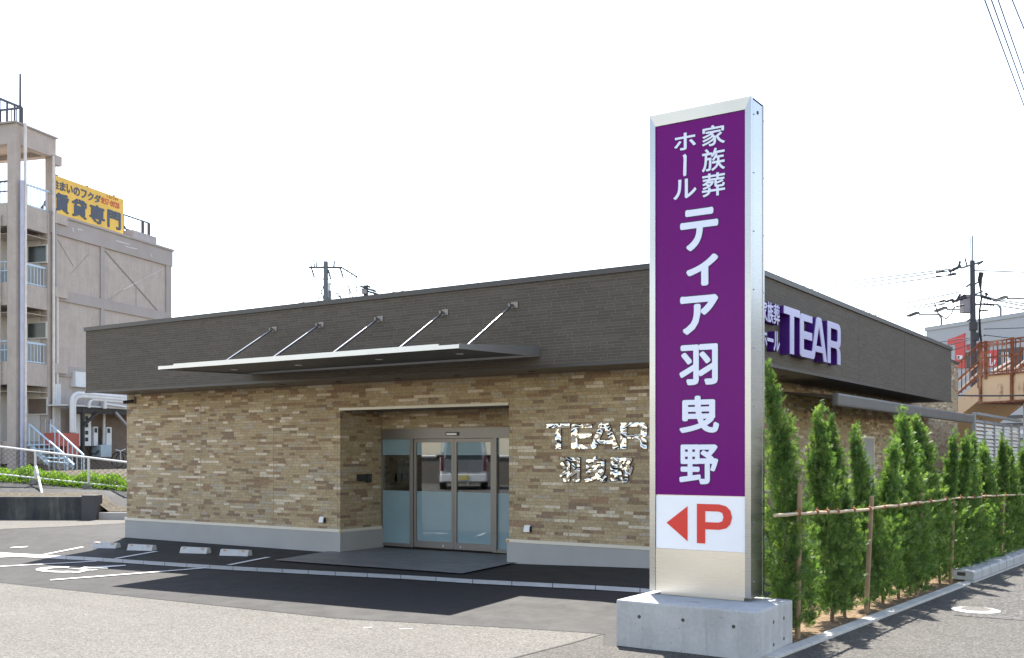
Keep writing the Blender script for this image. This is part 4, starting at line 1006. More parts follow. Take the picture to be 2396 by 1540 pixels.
# ------------------------------------------------------------------ apartment block on the terrace, left
a2 = FW * math.cos(R(17.2)) + RT * math.sin(R(17.2))
AP = VPlane(dep(133, 1062, 37.0), a2)
aU = lambda x, y=900, o=0: AP.u(AP.at(x, y, o)); aP = lambda rg, px, py, o=0: AP.at(*rg(px, py), o)
def abox(mb, u0, u1, z0, z1, o0, o1): return mb.obox(AP.uv(u0, z0, o0), AP.d * (u1 - u0), AP.n * (o1 - o0), UP * (z1 - z0))
apt = thing('apartment_block', 'old mauve concrete apartment block with open stair tower and balconies', 'building', AP.uv(4, 0, -4))
uC, uCa = aU(R1(117, 0)[0]), aU(R1(155, 0)[0]); uBa, uB = aU(R1(387, 0)[0]), aU(R1(415, 0)[0]); uE = aU(399)
FL = [2.24, 4.94, 7.64, 10.34]; TZ = 1.25
zTop = aP(R1, 118, 416)[2]; zHead = aP(R1, 157, 578)[2]
mb = MB()
W_ = 3.0
abox(mb, uC, uCa, TZ - 1, zHead, -.36, 0); abox(mb, uBa, uB - .002, TZ - 1, zHead, -.30, -.002)
abox(mb, uBa, uB - .002, FL[3] - .8, zHead, -W_, -W_ + .3); abox(mb, uC, uCa, FL[3] - .8, zHead, -W_ - .4, -W_)
abox(mb, uC, uB, zHead, zTop, -.3, .004); abox(mb, uC, uC + .3, zHead, zTop, -9, -.3); abox(mb, uB - .3, uB, zHead, zTop, -9, -.3)
abox(mb, uC + .3, uB - .3, zTop - .35, zTop - .05, -9, -.3)
mb.build('stair_tower', M['apartment wall'], apt)
mb = MB(); abox(mb, uC + .3, uB - .3, zHead + .18, zHead + .2, -9, -.3); mb.build('ceiling', M['ceiling tan'], apt)
mb = MB(); abox(mb, uC - .08, uB + .05, zTop, zTop + .06, -9, .06); mb.build('roof_edge', M['apartment trim'], apt)
for f in FL:
    mb = MB(); abox(mb, uCa, uBa, f - .78, f, -.22, -.02); abox(mb, uC + .1, uB - .1, f - .16, f - .0, -9, -.22); abox(mb, uC - .0, uC + .22, f - .78, f, -9, -.37); mb.build('floor_band', M['apartment wall'], apt)
    if f < 10: mb = MB(); abox(mb, uCa, uBa, f + 1.70, f + 1.72, -1.5, -.02); mb.build('balcony_ceiling', M['ceiling tan'], apt)
for k, f in enumerate([-.46] + FL[:3]):
    f0 = max(f, TZ - .5)
    mb = MB(); abox(mb, uC + .3, uB, f0, f + 1.92 if f > 0 else 1.5, -1.6, -1.5); w = mb.build('balcony_wall', M['apartment light'], apt)
    mb = MB(); abox(mb, uC + 1.2, uC + 1.3, f0, f + 1.92 if f > 0 else 1.5, -9, -1.65); mb.build('front_wall', M['apartment trim'], apt)
EP = VPlane(AP.uv(uB - .44, 0, 0), AP.n)
EP.n = -AP.d
for k, f in enumerate(FL[:3]):
    mb = MB(); abox(mb, uB - .44, uB - .405, max(f, TZ - .4) if k else TZ - .4, f + 1.92, -2.9, -.31); ew = mb.build('entry_wall', M['apartment light'], apt)
    rg_, y0_, y1_, x0_, x1_ = ((R2, 735, 817, 160, 262), (R2, 312, 388, 158, 258), (R1, 1337, 1445, 212, 345))[k]
    a_, b_ = EP.at(*rg_(x0_, y0_), .02), EP.at(*rg_(x1_, y1_), .02); o0, o1 = sorted(((a_ - AP.p) @ AP.n, (b_ - AP.p) @ AP.n)); zl, zh_ = sorted((a_[2], b_[2]))
    mb = MB(); abox(mb, uB - .47, uB - .441, zl, zh_, o0, o1); win = mb.build('window', M['shed wall' if k == 0 else 'dark window'], apt)
    mb = MB(); abox(mb, uB - .49, uB - .441, zl - .05, zl, o0 - .05, o1 + .05); abox(mb, uB - .49, uB - .441, zh_, zh_ + .05, o0 - .05, o1 + .05); abox(mb, uB - .49, uB - .441, zl, zh_, o0 - .05, o0); abox(mb, uB - .49, uB - .441, zl, zh_, o1, o1 + .05); mb.build('window_frame', M['apartment light'], win)
for k, f in enumerate(FL[1:]):
    mb = MB(); mat = M['blue steel']; top = f + (.74 if k == 2 else .70)
    mb.bar(AP.uv(uCa, top, -.10), AP.uv(uBa, top, -.10), .06, .07); mb.bar(AP.uv(uCa, f + .05, -.10), AP.uv(uBa, f + .05, -.10), .04)
    for u_ in np.arange(uCa + .1, uBa, .155): mb.bar(AP.uv(u_, f, -.10), AP.uv(u_, top, -.10), .022)
    mb.build('balcony_railing', mat, apt)
    if k < 2: mb = MB(); abox(mb, uCa, uBa, f + .05, top - .05, -1.45, -1.42); mb.build('blue_panel', M['panel blue'], apt)
    mb = MB(); mb.bar(AP.uv(uC + .05, top, -.40), AP.uv(uC + .05, top, -4.2), .06); mb.bar(AP.uv(uC + .05, f + .40, -.40), AP.uv(uC + .05, f + .40, -4.2), .04)
    for o_ in np.arange(.5, 4.2, .2): mb.bar(AP.uv(uC + .05, f, -o_), AP.uv(uC + .05, top, -o_), .022)
    mb.build('front_railing', M['blue steel' if k < 2 else 'dark rail'], apt)
mb = MB(); mb.bar(AP.uv(uCa, FL[3] + .42, -2.9), AP.uv(uBa, FL[3] + .42, -2.9), .05); mb.bar(AP.uv(uCa, FL[3] + .85, -2.9), AP.uv(uBa, FL[3] + .85, -2.9), .05); mb.bar(AP.uv(uCa + .6, FL[3] + .8, -2.9), AP.uv(uBa - .4, FL[3] + .1, -2.9), .05); mb.build('rear_railing', M['dark rail'], apt)
mb = MB(); abox(mb, uB - .4, uE, TZ - 1, FL[3] - .08, -9, -.004); mb.build('side_wall', M['apartment wall'], apt)
mb = MB(); abox(mb, uB - .3, uE + .06, FL[3] - .72, FL[3] - .08, -.2, .07); abox(mb, uB - .3, uE + .12, FL[3] - .08, FL[3] + .0, -9, .12); mb.build('roof_beam', M['apartment trim'], apt)
mb = MB()
for f in FL[:3]: abox(mb, uB, uE, f - .36, f + .02, -.1, .06)
mb.build('floor_line', M['apartment trim'], apt)
for (xa, xb) in ((R1(742, 0)[0], R1(770, 0)[0]), (R1(1228, 0)[0], 399)):
    mb = MB(); abox(mb, aU(xa), aU(xb), TZ - 1, FL[3] - .72, -.1, .05); mb.build('pilaster', M['apartment trim'], apt)
for f in FL[:3] + [FL[3] + 1.98, FL[3] - .08]:
    zz = f - .10; mb = MB(); abox(mb, uBa - .02, uB + (.42 if f < 12 else .12), zz - .17, zz + .17, -.04, .16); mb.build('drain_box', M['apartment wall'], apt)
def crack(rg0, a, rg1, b, w, mat):
    p, q = aP(rg0, *a, .006), aP(rg1, *b, .006); mb = MB(); mb.bar(p, q, w, .012, up=AP.n); mb.build('wall_crack', M[mat], apt)
crack(R1, (772, 1356), R2, (905, 262), .05, 'dark line')  # dark bar paints the shadow line along this diagonal crack
crack(R2, (690, 122), R2, (770, 78), .045, 'crack filler'); crack(R2, (770, 78), R2, (920, 0), .02, 'crack filler'); crack(R2, (590, 190), R2, (690, 125), .025, 'apartment trim')
crack(R1, (432, 1285), R1, (545, 1480), .022, 'apartment trim'); crack(R1, (530, 1535), R1, (660, 1390), .02, 'apartment trim'); crack(R2, (765, 100), R2, (765, 230), .025, 'apartment trim')
for (a, b) in (((540, 1195), (545, 1228)), ((575, 1205), (612, 1212)), ((860, 1290), (960, 1318)), ((930, 1330), (960, 1338)), ((955, 1340), (1020, 1352)), ((1115, 1385), (1130, 1415)), ((435, 1130), (465, 1138))):
    p, q = aP(R1, *a, .074), aP(R1, *b, .074); mb = MB(); mb.bar(p, q, .045, .01, up=AP.n); mb.build('wall_crack', M['crack filler'], apt)
def vpipe(rg, px, z0, z1, r, mat, o=.12):
    u_ = aU(rg(px, 0)[0], 900, o); mb = MB(); mb.tube([AP.uv(u_, z, o) for z in np.linspace(z0, z1, 6)], r, 8); mb.build('drain_pipe', M[mat], apt)
vpipe(R1, 163, 1.0, FL[3] + .75, .065, 'pipe violet', .13); vpipe(R1, 187, 1.3, zTop + .05, .055, 'pvc pipe', .16)
vpipe(R1, 398, 1.3, FL[3] + 2.0, .05, 'pvc pipe', .10); vpipe(R1, 415, 1.3, FL[3] + .1, .04, 'apartment trim', .10); vpipe(R1, 426, 1.3, FL[2], .04, 'pvc pipe', .10)
mb = MB(); u_ = uC - .1
mb.tube([AP.uv(u_, z, -.62) for z in np.linspace(1.2, FL[3] - .4, 8)], .06, 8); mb.build('drain_pipe', M['pvc pipe'], apt)
p = aP(R2, 462, 625, .2); mb = MB(); mb.obox(p - AP.d * .35 - UP * .28, AP.d * .8, -AP.n * .3, UP * .55); mb.build('air_conditioner', M['meter white'], apt)
# roof rails, antenna, tanks
zq = zTop + 1.05; pB = onz(*R1(162, 303), zq); pA = onz(*R1(-60, 212), zq); pC = pB - AP.n * 5
mb = MB()
mb.bar(pB, pA, .07); mb.bar(pB, pC, .06); mb.bar(pB, pB - UP * 1.05, .07)
for k in range(1, 22): q = pB + (pC - pB) * k / 22; mb.bar(q, q - UP * 1.05, .025)
for k in range(1, 5): q = pB + (pA - pB) * k / 4; mb.bar(q, q - UP * 1.05, .05)
mb.build('roof_railing', M['dark rail'], apt)
q = onz(*R1(150, 430), zTop); mb = MB(); mb.tube([q, np.array([q[0], q[1], dep(*R1(137, 52), np.dot(q - CAM, FW))[2]])], [.045, .035], 6); mb.build('antenna', M['dark rail'], apt)
z0, z1 = FL[3], FL[3] + 1.15
ub, uc2 = aU(R1(920, 0)[0], 500, -1), aU(R1(1105, 0)[0], 500, -1)
mb = MB(); mb.bar(AP.uv(ub, z1, -1), AP.uv(uc2, z1, -1), .05); mb.bar(AP.uv(ub, z0 + .6, -1), AP.uv(uc2, z0 + .6, -1), .035); mb.bar(AP.uv(ub, z0 + .7, -1), AP.uv(ub + 1.0, z0 - .1, -1), .05)
for u_ in np.arange(ub, uc2, .28): mb.bar(AP.uv(u_, z0, -1), AP.uv(u_, z1, -1), .02)
for u_ in (ub + 1.2, uc2): mb.bar(AP.uv(u_, z0, -1), AP.uv(u_, z1, -1), .09)
mb.build('roof_railing', M['dark rail'], apt)
mb = MB(); abox(mb, aU(R1(990, 0)[0], 540, -.6), aU(R1(1163, 0)[0], 540, -.6), FL[3] - .08, FL[3] + .52, -2.0, -.6); mb.build('roof_box', M['grey box'], apt)
# yellow board on the roof edge
bo = -.16
bl_, br_ = aU(R1(398, 0)[0], 500, bo), aU(R1(917, 0)[0], 500, bo)
zbt, zbb = aP(R1, 917, 985, bo)[2], aP(R1, 917, 1258, bo)[2]
bb = thing('rooftop_billboard', 'yellow rooftop board with dark painted characters and a red telephone number', 'billboard', AP.uv((bl_ + br_) / 2, zbb, bo))
mb = MB(); abox(mb, bl_, br_, zbb, zbt, bo - .08, bo); mb.build('board', M['billboard yellow'], bb)
mb = MB()
for u_ in (bl_ + .3, (bl_ + br_) / 2, br_ - .4): mb.bar(AP.uv(u_, zbt + .08, bo - .14), AP.uv(u_, zbb - .3, bo - .14), .08); mb.bar(AP.uv(u_, zbt - .2, bo - .1), AP.uv(u_, zbb - .2, bo - 1.2), .07)
mb.build('board_frame', M['dark rail'], bb)
def bchar(ch, u0, u1, z0, z1, w, mat):
    mb = MB(); bold(mb, ch, w, fit(gbox(ch, w), AP.uv(u0, z0, bo), AP.d * (u1 - u0), UP * (z1 - z0), AP.n), .001, .012); mb.build('letter', M[mat], bb)
H_ = zbt - zbb; uu = lambda px: aU(R1(px, 0)[0], 500, bo)
xs_ = [uu(425) - .55] + [uu(q) for q in (418, 444, 492, 545, 596, 650, 702, 755)]
for ch, a, b in zip('住まいのフクダ', (398, 443, 494, 546, 600, 652, 700), (438, 488, 540, 592, 644, 695, 748)):
    bchar(ch, uu(a), uu(b), zbb + H_ * .665, zbb + H_ * .885, .03, 'billboard navy')
for ch, a, b in zip('賃貸専門', (402, 532, 664, 797), (512, 645, 778, 897)):
    bchar(ch, uu(a), uu(b), zbb + H_ * .12, zbb + H_ * .60, .035, 'billboard navy')
for k, ch in enumerate('(0729)'): bchar(ch, uu(793 + k * 15), uu(793 + k * 15 + (6 if ch in '()' else 11)), zbb + H_ * .90, zbb + H_ * .965, .02, 'billboard red')
for ch, a, b in (('☎', 750, 773), ('5', 776, 792), ('7', 794, 809), ('-', 811, 818), ('0', 820, 835), ('0', 837, 852), ('2', 854, 869), ('8', 871, 886)):
    z0 = zbb + H_ * (.77 if ch == '-' else .70); bchar(ch, uu(a), uu(b), z0, zbb + H_ * (.79 if ch == '-' else .86), .02, 'billboard red')

# ------------------------------------------------------------------ terrace, slope, low walls
LT = lambda lat, d, z: CAM * [1, 1, 0] + FW * d + RT * lat + UP * z
FP_ = VPlane(dep(100, 1062, 30.0), RT)
fz = lambda lat: float(np.interp(lat, [-15, -11], [1.13, .82]))
lats = list(np.arange(-34, -5.9, .5))
def row(dp, fn): return [LT(l, dp, fn(l)) for l in lats]
def sheet(name, rows, mat):
    mb = MB(); n = len(lats); mb.sm = True
    mb.add([p for r_ in rows for p in r_], [(i * n + k, i * n + k + 1, (i + 1) * n + k + 1, (i + 1) * n + k) for i in range(len(rows) - 1) for k in range(n - 1)])
    return struct(mb.build(name, mat))
wt_ = lambda l: .62 if l < -11.4 else .24
rj = random.Random(3)
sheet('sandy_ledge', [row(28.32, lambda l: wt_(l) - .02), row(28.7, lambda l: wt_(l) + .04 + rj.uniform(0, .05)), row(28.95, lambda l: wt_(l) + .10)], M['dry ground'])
sheet('concrete_slope', [row(28.9, lambda l: wt_(l) + .075), row(29.4, lambda l: (wt_(l) + fz(l)) / 2 + .02), row(29.85, lambda l: fz(l) - .12), row(30.1, lambda l: fz(l) - .08)], M['concrete slope'])
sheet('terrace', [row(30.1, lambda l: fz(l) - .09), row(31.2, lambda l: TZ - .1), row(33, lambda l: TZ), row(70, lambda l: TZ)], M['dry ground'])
lb0, lb1, lb2 = (197 - CXP) / FP * 28.2, (222 - CXP) / FP * 28.0, -6.0
mb = MB(); mb.obox(LT(-34, 28.2, -.2), RT * (lb0 + 34), FW * .25, UP * .83)
tag(mb.build('retaining_wall', M['black wall'], bevel=.01), 'low black stained retaining wall at the far edge of the lot', 'wall')
mb = MB(); mb.obox(LT(lb0 + .01, 28.0, -.2), RT * (lb1 - lb0), FW * .5, UP * .88)
tag(mb.build('wall_pier', M['pole dark'], bevel=.01), 'dark square pier ending the black retaining wall', 'pier')
mb = MB(); mb.obox(LT(lb1 + .02, 28.2, -.2), RT * (lb2 - lb1), FW * .15, UP * .40)
tag(mb.build('low_kerb_wall', M['plinth paint'], bevel=.01), 'low pale kerb wall between the dark pier and the brick hall', 'wall')
# chain link fence
fe = thing('chain_link_fence', 'white pipe framed chain link fence along the grassy terrace edge', 'fence', FP_.uv(0, 1, 0))
tl, tr_ = FP_.at(*R7(0, 670)), FP_.at(*R7(1235, 822)); bl2, br2 = FP_.at(*R7(0, 938)), FP_.at(*R7(1235, 1066))
tl, tr_ = ext(tl, tr_, 9), ext(tr_, tl, 5); bl2, br2 = ext(bl2, br2, 9), ext(br2, bl2, 5)
mb = MB(); mb.tube([tl, tr_], .032, 8); mb.build('top_rail', M['steel white'], fe)
mb = MB(); mb.tube([bl2, br2], .026, 8); mb.build('bottom_rail', M['steel white'], fe)
mb = MB(); L = np.linalg.norm(tr_ - tl); n = int(L / .17); hh = np.linalg.norm(tl - bl2)
for k in range(n):
    a, b = k / n, min(1, (k + hh / .17) / n)
    mb.bar(bl2 + (br2 - bl2) * a, tl + (tr_ - tl) * b, .007); mb.bar(tl + (tr_ - tl) * a, bl2 + (br2 - bl2) * b, .007)
mb.build('wire_mesh', M['dark trim'], fe)
for k, (px, t0, b0_, fb_) in enumerate(((345, 708, 985, 1045), (862, 770, 1040, 1118))):
    a, b = FP_.at(*R7(px, t0), .02), FP_.at(*R7(px, b0_), .02); mb = MB(); mb.tube([b - UP * .05, a], .036, 8); po = mb.build('post', M['steel white'], fe)
    c = FP_.at(*R7(px, fb_)); mb = MB(); mb.obox(c - RT * .13 - FW * .13 - UP * .2, RT * .26, FW * .26, UP * (b[2] - c[2] + .2)); mb.build('post_footing', M['retaining concrete'], po)
for dx in (-2.55, -5.1, 2.55):
    u_ = FP_.u(FP_.at(*R7(345 if dx < 0 else 862, 800))) + dx; t_ = (u_ - FP_.u(tl)) / (FP_.u(tr_) - FP_.u(tl)); mb = MB(); mb.tube([bl2 + (br2 - bl2) * t_, tl + (tr_ - tl) * t_], .036, 8); mb.build('post', M['steel white'], fe)
a = FP_.at(*R7(350, 860), .03); b = dep(*R7(408, 1125), 29.0); mb = MB(); mb.tube([a, b], .036, 8); br_o = mb.build('brace', M['steel white'], fe)
mb = MB(); mb.obox(b - RT * .17 - FW * .12 - UP * .14, RT * .36, FW * .24, UP * .15); mb.build('brace_footing', M['pole dark'], br_o)
# bright verge plants along the fence (one mass)
rg = np.random.default_rng(11); V = []
for _ in range(17000):
    lat = rg.uniform(-20, -7); dp = 30.1 + abs(rg.normal(0, .35)); 
    hmax = .46 * (.72 + .28 * math.sin(lat * 2.1) * math.sin(lat * 5.3 + 1)) * math.exp(-((dp - 30.4) / .9) ** 2)
    z = fz(lat) - .22 + rg.uniform(0, 1) ** .7 * (hmax + .12); c = LT(lat, dp - (0.25 if z < fz(lat) else 0), z)
    d = rg.normal(0, .6, 3) + UP * .8; d /= np.linalg.norm(d); s_ = np.cross(d, rg.normal(0, 1, 3)); s_ /= np.linalg.norm(s_); Lb = rg.uniform(.06, .15); w = rg.uniform(.012, .024)
    V += [c, c + d * Lb * .5 + s_ * w, c + d * Lb, c + d * Lb * .5 - s_ * w]
A = np.array(V); mb = MB(); mb.v = [tuple(p) for p in A]; n = len(A) // 4; mb.f = [[4 * i, 4 * i + 1, 4 * i + 2, 4 * i + 3] for i in range(n)]; mb.m = [0] * n; mb.smooth = [False] * n
o = mb.build('verge_plants', M['verge leaf']); o['kind'] = 'stuff'; o['label'] = 'bright green ground cover along the chain link fence'; o['category'] = 'ground cover'
# blue steel steps
P7 = lambda px, py, d: dep(*R7(px, py), d)
stp = thing('steel_steps', 'pale blue steel steps with bar handrails below the apartments', 'steps', P7(500, 860, 34))
LA, LB, RA, RB_ = P7(293, 660, 35.4), P7(485, 838, 34.0), P7(503, 655, 35.4), P7(715, 862, 34.0)
for a, b in ((LA, LB), (RA, RB_)): mb = MB(); mb.bar(a, b, .05, .16); mb.build('stringer', M['blue steel'], stp)
for k in range(5):
    t_ = k / 4.6; a, b = LA + (LB - LA) * t_, RA + (RB_ - RA) * t_; mb = MB(); mb.obox(a, b - a, -FW * .26, UP * .03); mb.build('tread', M['blue steel'], stp)
for (a, b, s0, s1) in (((285, 450), (655, 768), LA, LB), ((492, 455), (815, 752), RA, RB_)):
    p, q = P7(*a, 35.3), P7(*b, 33.9); mb = MB(); mb.tube([p, q], .03, 8); mb.tube([p, np.array([p[0], p[1], s0[2]])], .028, 8)
    for k in range(1, 8):
        w = p + (q - p) * k / 7.5; mb.bar(w, w - UP * .95, .022)
    mb.tube([q, q - UP * .9], .028, 8); mb.build('handrail', M['blue steel'], stp)
mb = MB(); a = P7(445, 405, 35.5); b = P7(495, 405, 35.5)
mb.tube([a - UP * 1.0, a, b, b - UP * 1.0], .02, 6); mb.build('landing_rail', M['blue steel'], stp)
mb = MB(); mb.obox(LA - RT * .02, RA - LA, FW * 1.2, UP * .05); mb.build('landing', M['blue steel'], stp)
# meter shelter beside the block
sO = .9
S7 = lambda px, py, o=sO: AP.at(*R7(px, py), o)
sh = thing('meter_shelter', 'dark lean-to shelter over electric meters beside the apartment block', 'shelter', S7(980, 800))
zr_ = S7(940, 288)[2]; ua, ub2 = AP.u(S7(650, 300)), AP.u(S7(1235, 300)) + 3
mb = MB(); mb.obox(AP.uv(ua, zr_, sO), AP.d * (ub2 - ua), -AP.n * (sO - .08), UP * .05); mb.build('roof', M['meter white'], sh)
mb = MB(); mb.obox(AP.uv(ua + .5, zr_ - .22, sO - .02), AP.d * (ub2 - ua - .5), -AP.n * .06, UP * .21); mb.build('eave_beam', M['shed dark'], sh)
mb = MB(); abox(mb, AP.u(AP.at(*R7(728, 400), .08)), ub2, TZ, zr_ - .02, .065, .085); mb.build('back_wall', M['shed wall'], sh)
mb = MB(); p = S7(802, 340); mb.obox(np.array([p[0], p[1], TZ]) - AP.n * .1, AP.d * .12, AP.n * .1, UP * (zr_ - TZ)); mb.build('post', M['shed dark'], sh)
for a, b in (((815, 455), (945, 340)), ((1120, 335), (1230, 460))): mb = MB(); mb.bar(S7(*a), S7(*b), .09); mb.build('knee_brace', M['shed dark' if a[0] < 1000 else 'grey box'], sh)
def mbox(name, x0, x1, y0, y1, mat, o=.45, dpt=.2, parent=sh):
    a, b = AP.at(*R7(x0, y1), o), AP.at(*R7(x1, y0), o); mb = MB(); mb.obox(a, AP.d * AP.u(b - a + AP.p), -AP.n * dpt, UP * (b[2] - a[2])); return mb.build(name, M[mat], parent)
mbox('meter_panel', 735, 783, 350, 660, 'meter white'); mp_ = mbox('meter_panel', 820, 885, 350, 660, 'meter white')
for yy in (375, 445, 515, 580): mbox('meter_window', 833, 858, yy, yy + 36, 'dark window', .47, .03, mp_)
for x0, x1, y0, y1 in ((912, 952, 476, 660), (1037, 1085, 480, 652)):
    bx = mbox('meter_box', x0, x1, y0, y1, 'meter white'); mbox('meter_window', x0 + 12, x0 + 34, y0 + 12, y0 + 55, 'dark window', .47, .03, bx)
mbox('cabinet', 980, 1085, 652, 768, 'panel blue', .6, .4)
def conduit(pts, r, o=1.0):
    P = []
    for p in pts: P.append(AP.at(*R7(*p), o))
    mb = MB(); mb.tube(P, r, 10); mb.build('conduit', M['steel white'], sh)
conduit([(697, 530), (697, 230), (705, 190), (725, 165), (760, 152), (835, 155), (1240, 192)], .075)
conduit([(718, 530), (718, 250), (728, 210), (750, 188), (790, 180), (1240, 215)], .075)
conduit([(865, 290), (868, 245), (880, 222), (905, 212), (1240, 240)], .055); conduit([(1030, 255), (1240, 285)], .05); conduit([(1018, 180), (1018, 300)], .07)
for px in (540, 558, 577): conduit([(px, 60), (px, 535)], .045, .10)
conduit([(1012, 350), (1005, 650)], .05, .35)
mb = MB(); P = [AP.at(*R7(*q), .5) for q in ((850, 680), (880, 730), (930, 740), (975, 690), (985, 620))]; mb.tube(P, .035, 6); mb.build('cable_loop', M['shed dark'], sh)
tk_ = thing('red_tank', 'rust red metal tank between the blue steps and the meter shelter', 'tank', AP.at(*R7(660, 740), 1.2))
mbox('tank_body', 548, 770, 540, 662, 'rust red tank', 1.3, .5, tk_); mbox('tank_stand', 645, 770, 664, 745, 'rust red tank', 1.28, .46, tk_)
bk = thing('parked_bicycle', 'bicycle parked under the meter shelter, handlebar towards the lot', 'bicycle', AP.at(*R7(1170, 800), 1.0))
q = AP.at(*R7(1172, 712), 1.0); 
for c_, nm in ((q + AP.d * .1 - UP * .35, 'front_wheel'), (q + AP.d * .6 - AP.n * .6 - UP * .35, 'rear_wheel')):
    mb = MB(); mb.tube([c_ + (AP.d * .5 - AP.n * .5) / .7071 * .0 + AP.n * .30 * math.cos(w) * .7 + AP.d * .30 * math.cos(w) * .3 + UP * .30 * math.sin(w) for w in np.linspace(0, 2 * math.pi, 20)], .02, 6, False); mb.build(nm, M['tyre'], bk)
mb = MB(); mb.tube([q - AP.d * .28 + UP * .05, q, q + AP.d * .28 + UP * .08], .018, 6); mb.tube([q, q - UP * .35], .018, 6); mb.tube([q - UP * .05, q + AP.d * .5 - AP.n * .5 - UP * .1], .02, 6); mb.build('frame', M['steel white'], bk)

# ------------------------------------------------------------------ utility poles and wires
def wire(name, label, lines, r, mat, group=None):
    root = thing(name, label, 'power line', lines[0][0][0], group)
    for pts, sag in lines:
        o = MB(); pts = [np.array(p, float) for p in pts]; path = [pts[0]]
        for a, b in zip(pts, pts[1:]):
            n = 10; path += [a + (b - a) * k / n - UP * sag * 4 * (k / n) * (1 - k / n) for k in range(1, n + 1)]
        o.tube(path, r, 5); o.build('wire', M[mat], root)
    return root
D1 = 70.0; pp_ = lambda px, py: dep(*RP(px, py), D1)
pole = thing('utility_pole', 'blue grey concrete utility pole with crossarm above the hall roof, far left', 'utility pole', tuple(pp_(550, 1400)[:2]) + (0,))
c_ = pp_(550, 225); mb = MB(); mb.tube([np.array([c_[0], c_[1], 0]), c_], [.22, .155], 16); mb.build('pole', M['pole concrete'], pole)
mb = MB(); mb.bar(pp_(100, 378), pp_(980, 385), .11); arm = mb.build('crossarm', M['pole dark'], pole); mb = MB(); mb.bar(pp_(960, 380), pp_(1355, 620), .09); mb.build('arm_strut', M['pole dark'], pole)
for a, b, r in (((255, 370), (255, 290), .05), ((308, 370), (308, 250), .05), ((762, 370), (775, 215), .07), ((175, 395), (245, 630), .07), ((615, 440), (680, 680), .07), ((930, 405), (1005, 645), .07), ((660, 760), (660, 870), .06), ((1110, 455), (1112, 490), .09), ((1232, 535), (1234, 570), .09), ((1352, 600), (1354, 640), .1)):
    mb = MB(); p, q = pp_(*a), pp_(*b); mb.tube([p + (q - p) * k / 6 for k in range(7)], [r * (.6 if k % 2 else 1.0) for k in range(7)], 8); mb.build('insulator', M['insulator'], arm)
mb = MB(); mb.tube([pp_(655, 990), pp_(655, 1260)], .10, 10); mb.build('riser_pipe', M['pole concrete'], pole)
mb = MB(); mb.bar(pp_(455, 685), pp_(632, 690), .06); mb.build('step_bolt', M['pole dark'], pole)
mb = MB(); p0 = pp_(520, 790); mb.obox(p0 - FW * .05 - UP * .95, RT * .42, FW * .02, UP * .95); mb.build('pole_plate', M['meter white'], pole)
D2 = 95.0; p2 = lambda px, py: dep(*RP(px, py), D2)
pole2 = thing('utility_pole', 'distant pole top with twin uprights just above the hall roof edge', 'utility pole', tuple(p2(1600, 1200)[:2]) + (0,))
for x in (1570, 1632): mb = MB(); c_ = p2(x, 850); mb.tube([np.array([c_[0], c_[1], 0]), c_], .11, 8); mb.build('upright', M['pole dark'], pole2)
for a, b in (((1460, 880), (1600, 915)), ((1620, 855), (1720, 905)), ((1500, 945), (1600, 1000)), ((1640, 940), (1870, 1015)), ((1650, 1010), (1930, 1090)), ((1790, 1040), (1900, 1130))): mb = MB(); mb.bar(p2(*a), p2(*b), .16); mb.build('crossarm', M['pole dark'], pole2)
mb = MB(); mb.cyl(p2(1562, 1075), .25, .4, 12); mb.build('transformer', M['grey box'], pole2)
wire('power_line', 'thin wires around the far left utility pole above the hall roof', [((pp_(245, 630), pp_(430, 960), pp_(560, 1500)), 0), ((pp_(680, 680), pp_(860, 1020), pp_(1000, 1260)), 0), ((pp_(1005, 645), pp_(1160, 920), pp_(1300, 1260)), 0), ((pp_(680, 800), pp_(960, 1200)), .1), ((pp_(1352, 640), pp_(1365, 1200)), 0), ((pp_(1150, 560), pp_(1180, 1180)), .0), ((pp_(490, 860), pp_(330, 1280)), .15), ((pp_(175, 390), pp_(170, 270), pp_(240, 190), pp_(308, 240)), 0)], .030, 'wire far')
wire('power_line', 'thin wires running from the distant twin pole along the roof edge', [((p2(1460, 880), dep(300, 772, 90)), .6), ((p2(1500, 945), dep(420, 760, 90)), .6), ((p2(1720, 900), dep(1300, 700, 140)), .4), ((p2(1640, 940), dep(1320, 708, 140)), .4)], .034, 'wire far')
D3 = 55.0; p5 = lambda px, py: dep(*R5(px, py), D3)
pl3 = thing('utility_pole', 'dark utility pole crowded with insulators and cables behind the footbridge', 'utility pole', tuple(p5(610, 1100)[:2]) + (0,))
c_ = p5(592, 400); mb = MB(); mb.tube([np.array([c_[0] , c_[1], 0]) + RT * .15, c_], [.19, .125], 14); mb.build('pole', M['pole dark'], pl3)
for a, b, r in (((594, 405), (594, 190), .035), ((580, 405), (579, 205), .03)): mb = MB(); mb.tube([p5(*a), p5(*b)], r, 8); mb.build('lightning_rod', M['pole concrete'], pl3)
for a, b, w in (((500, 462), (680, 405), .10), ((540, 620), (605, 575), .10), ((612, 600), (650, 570), .08), ((545, 715), (680, 655), .08), ((550, 910), (612, 868), .10), ((620, 690), (690, 700), .08), ((625, 770), (700, 762), .08)):
    mb = MB(); mb.bar(p5(*a), p5(*b), w); mb.build('crossarm', M['pole concrete'], pl3)
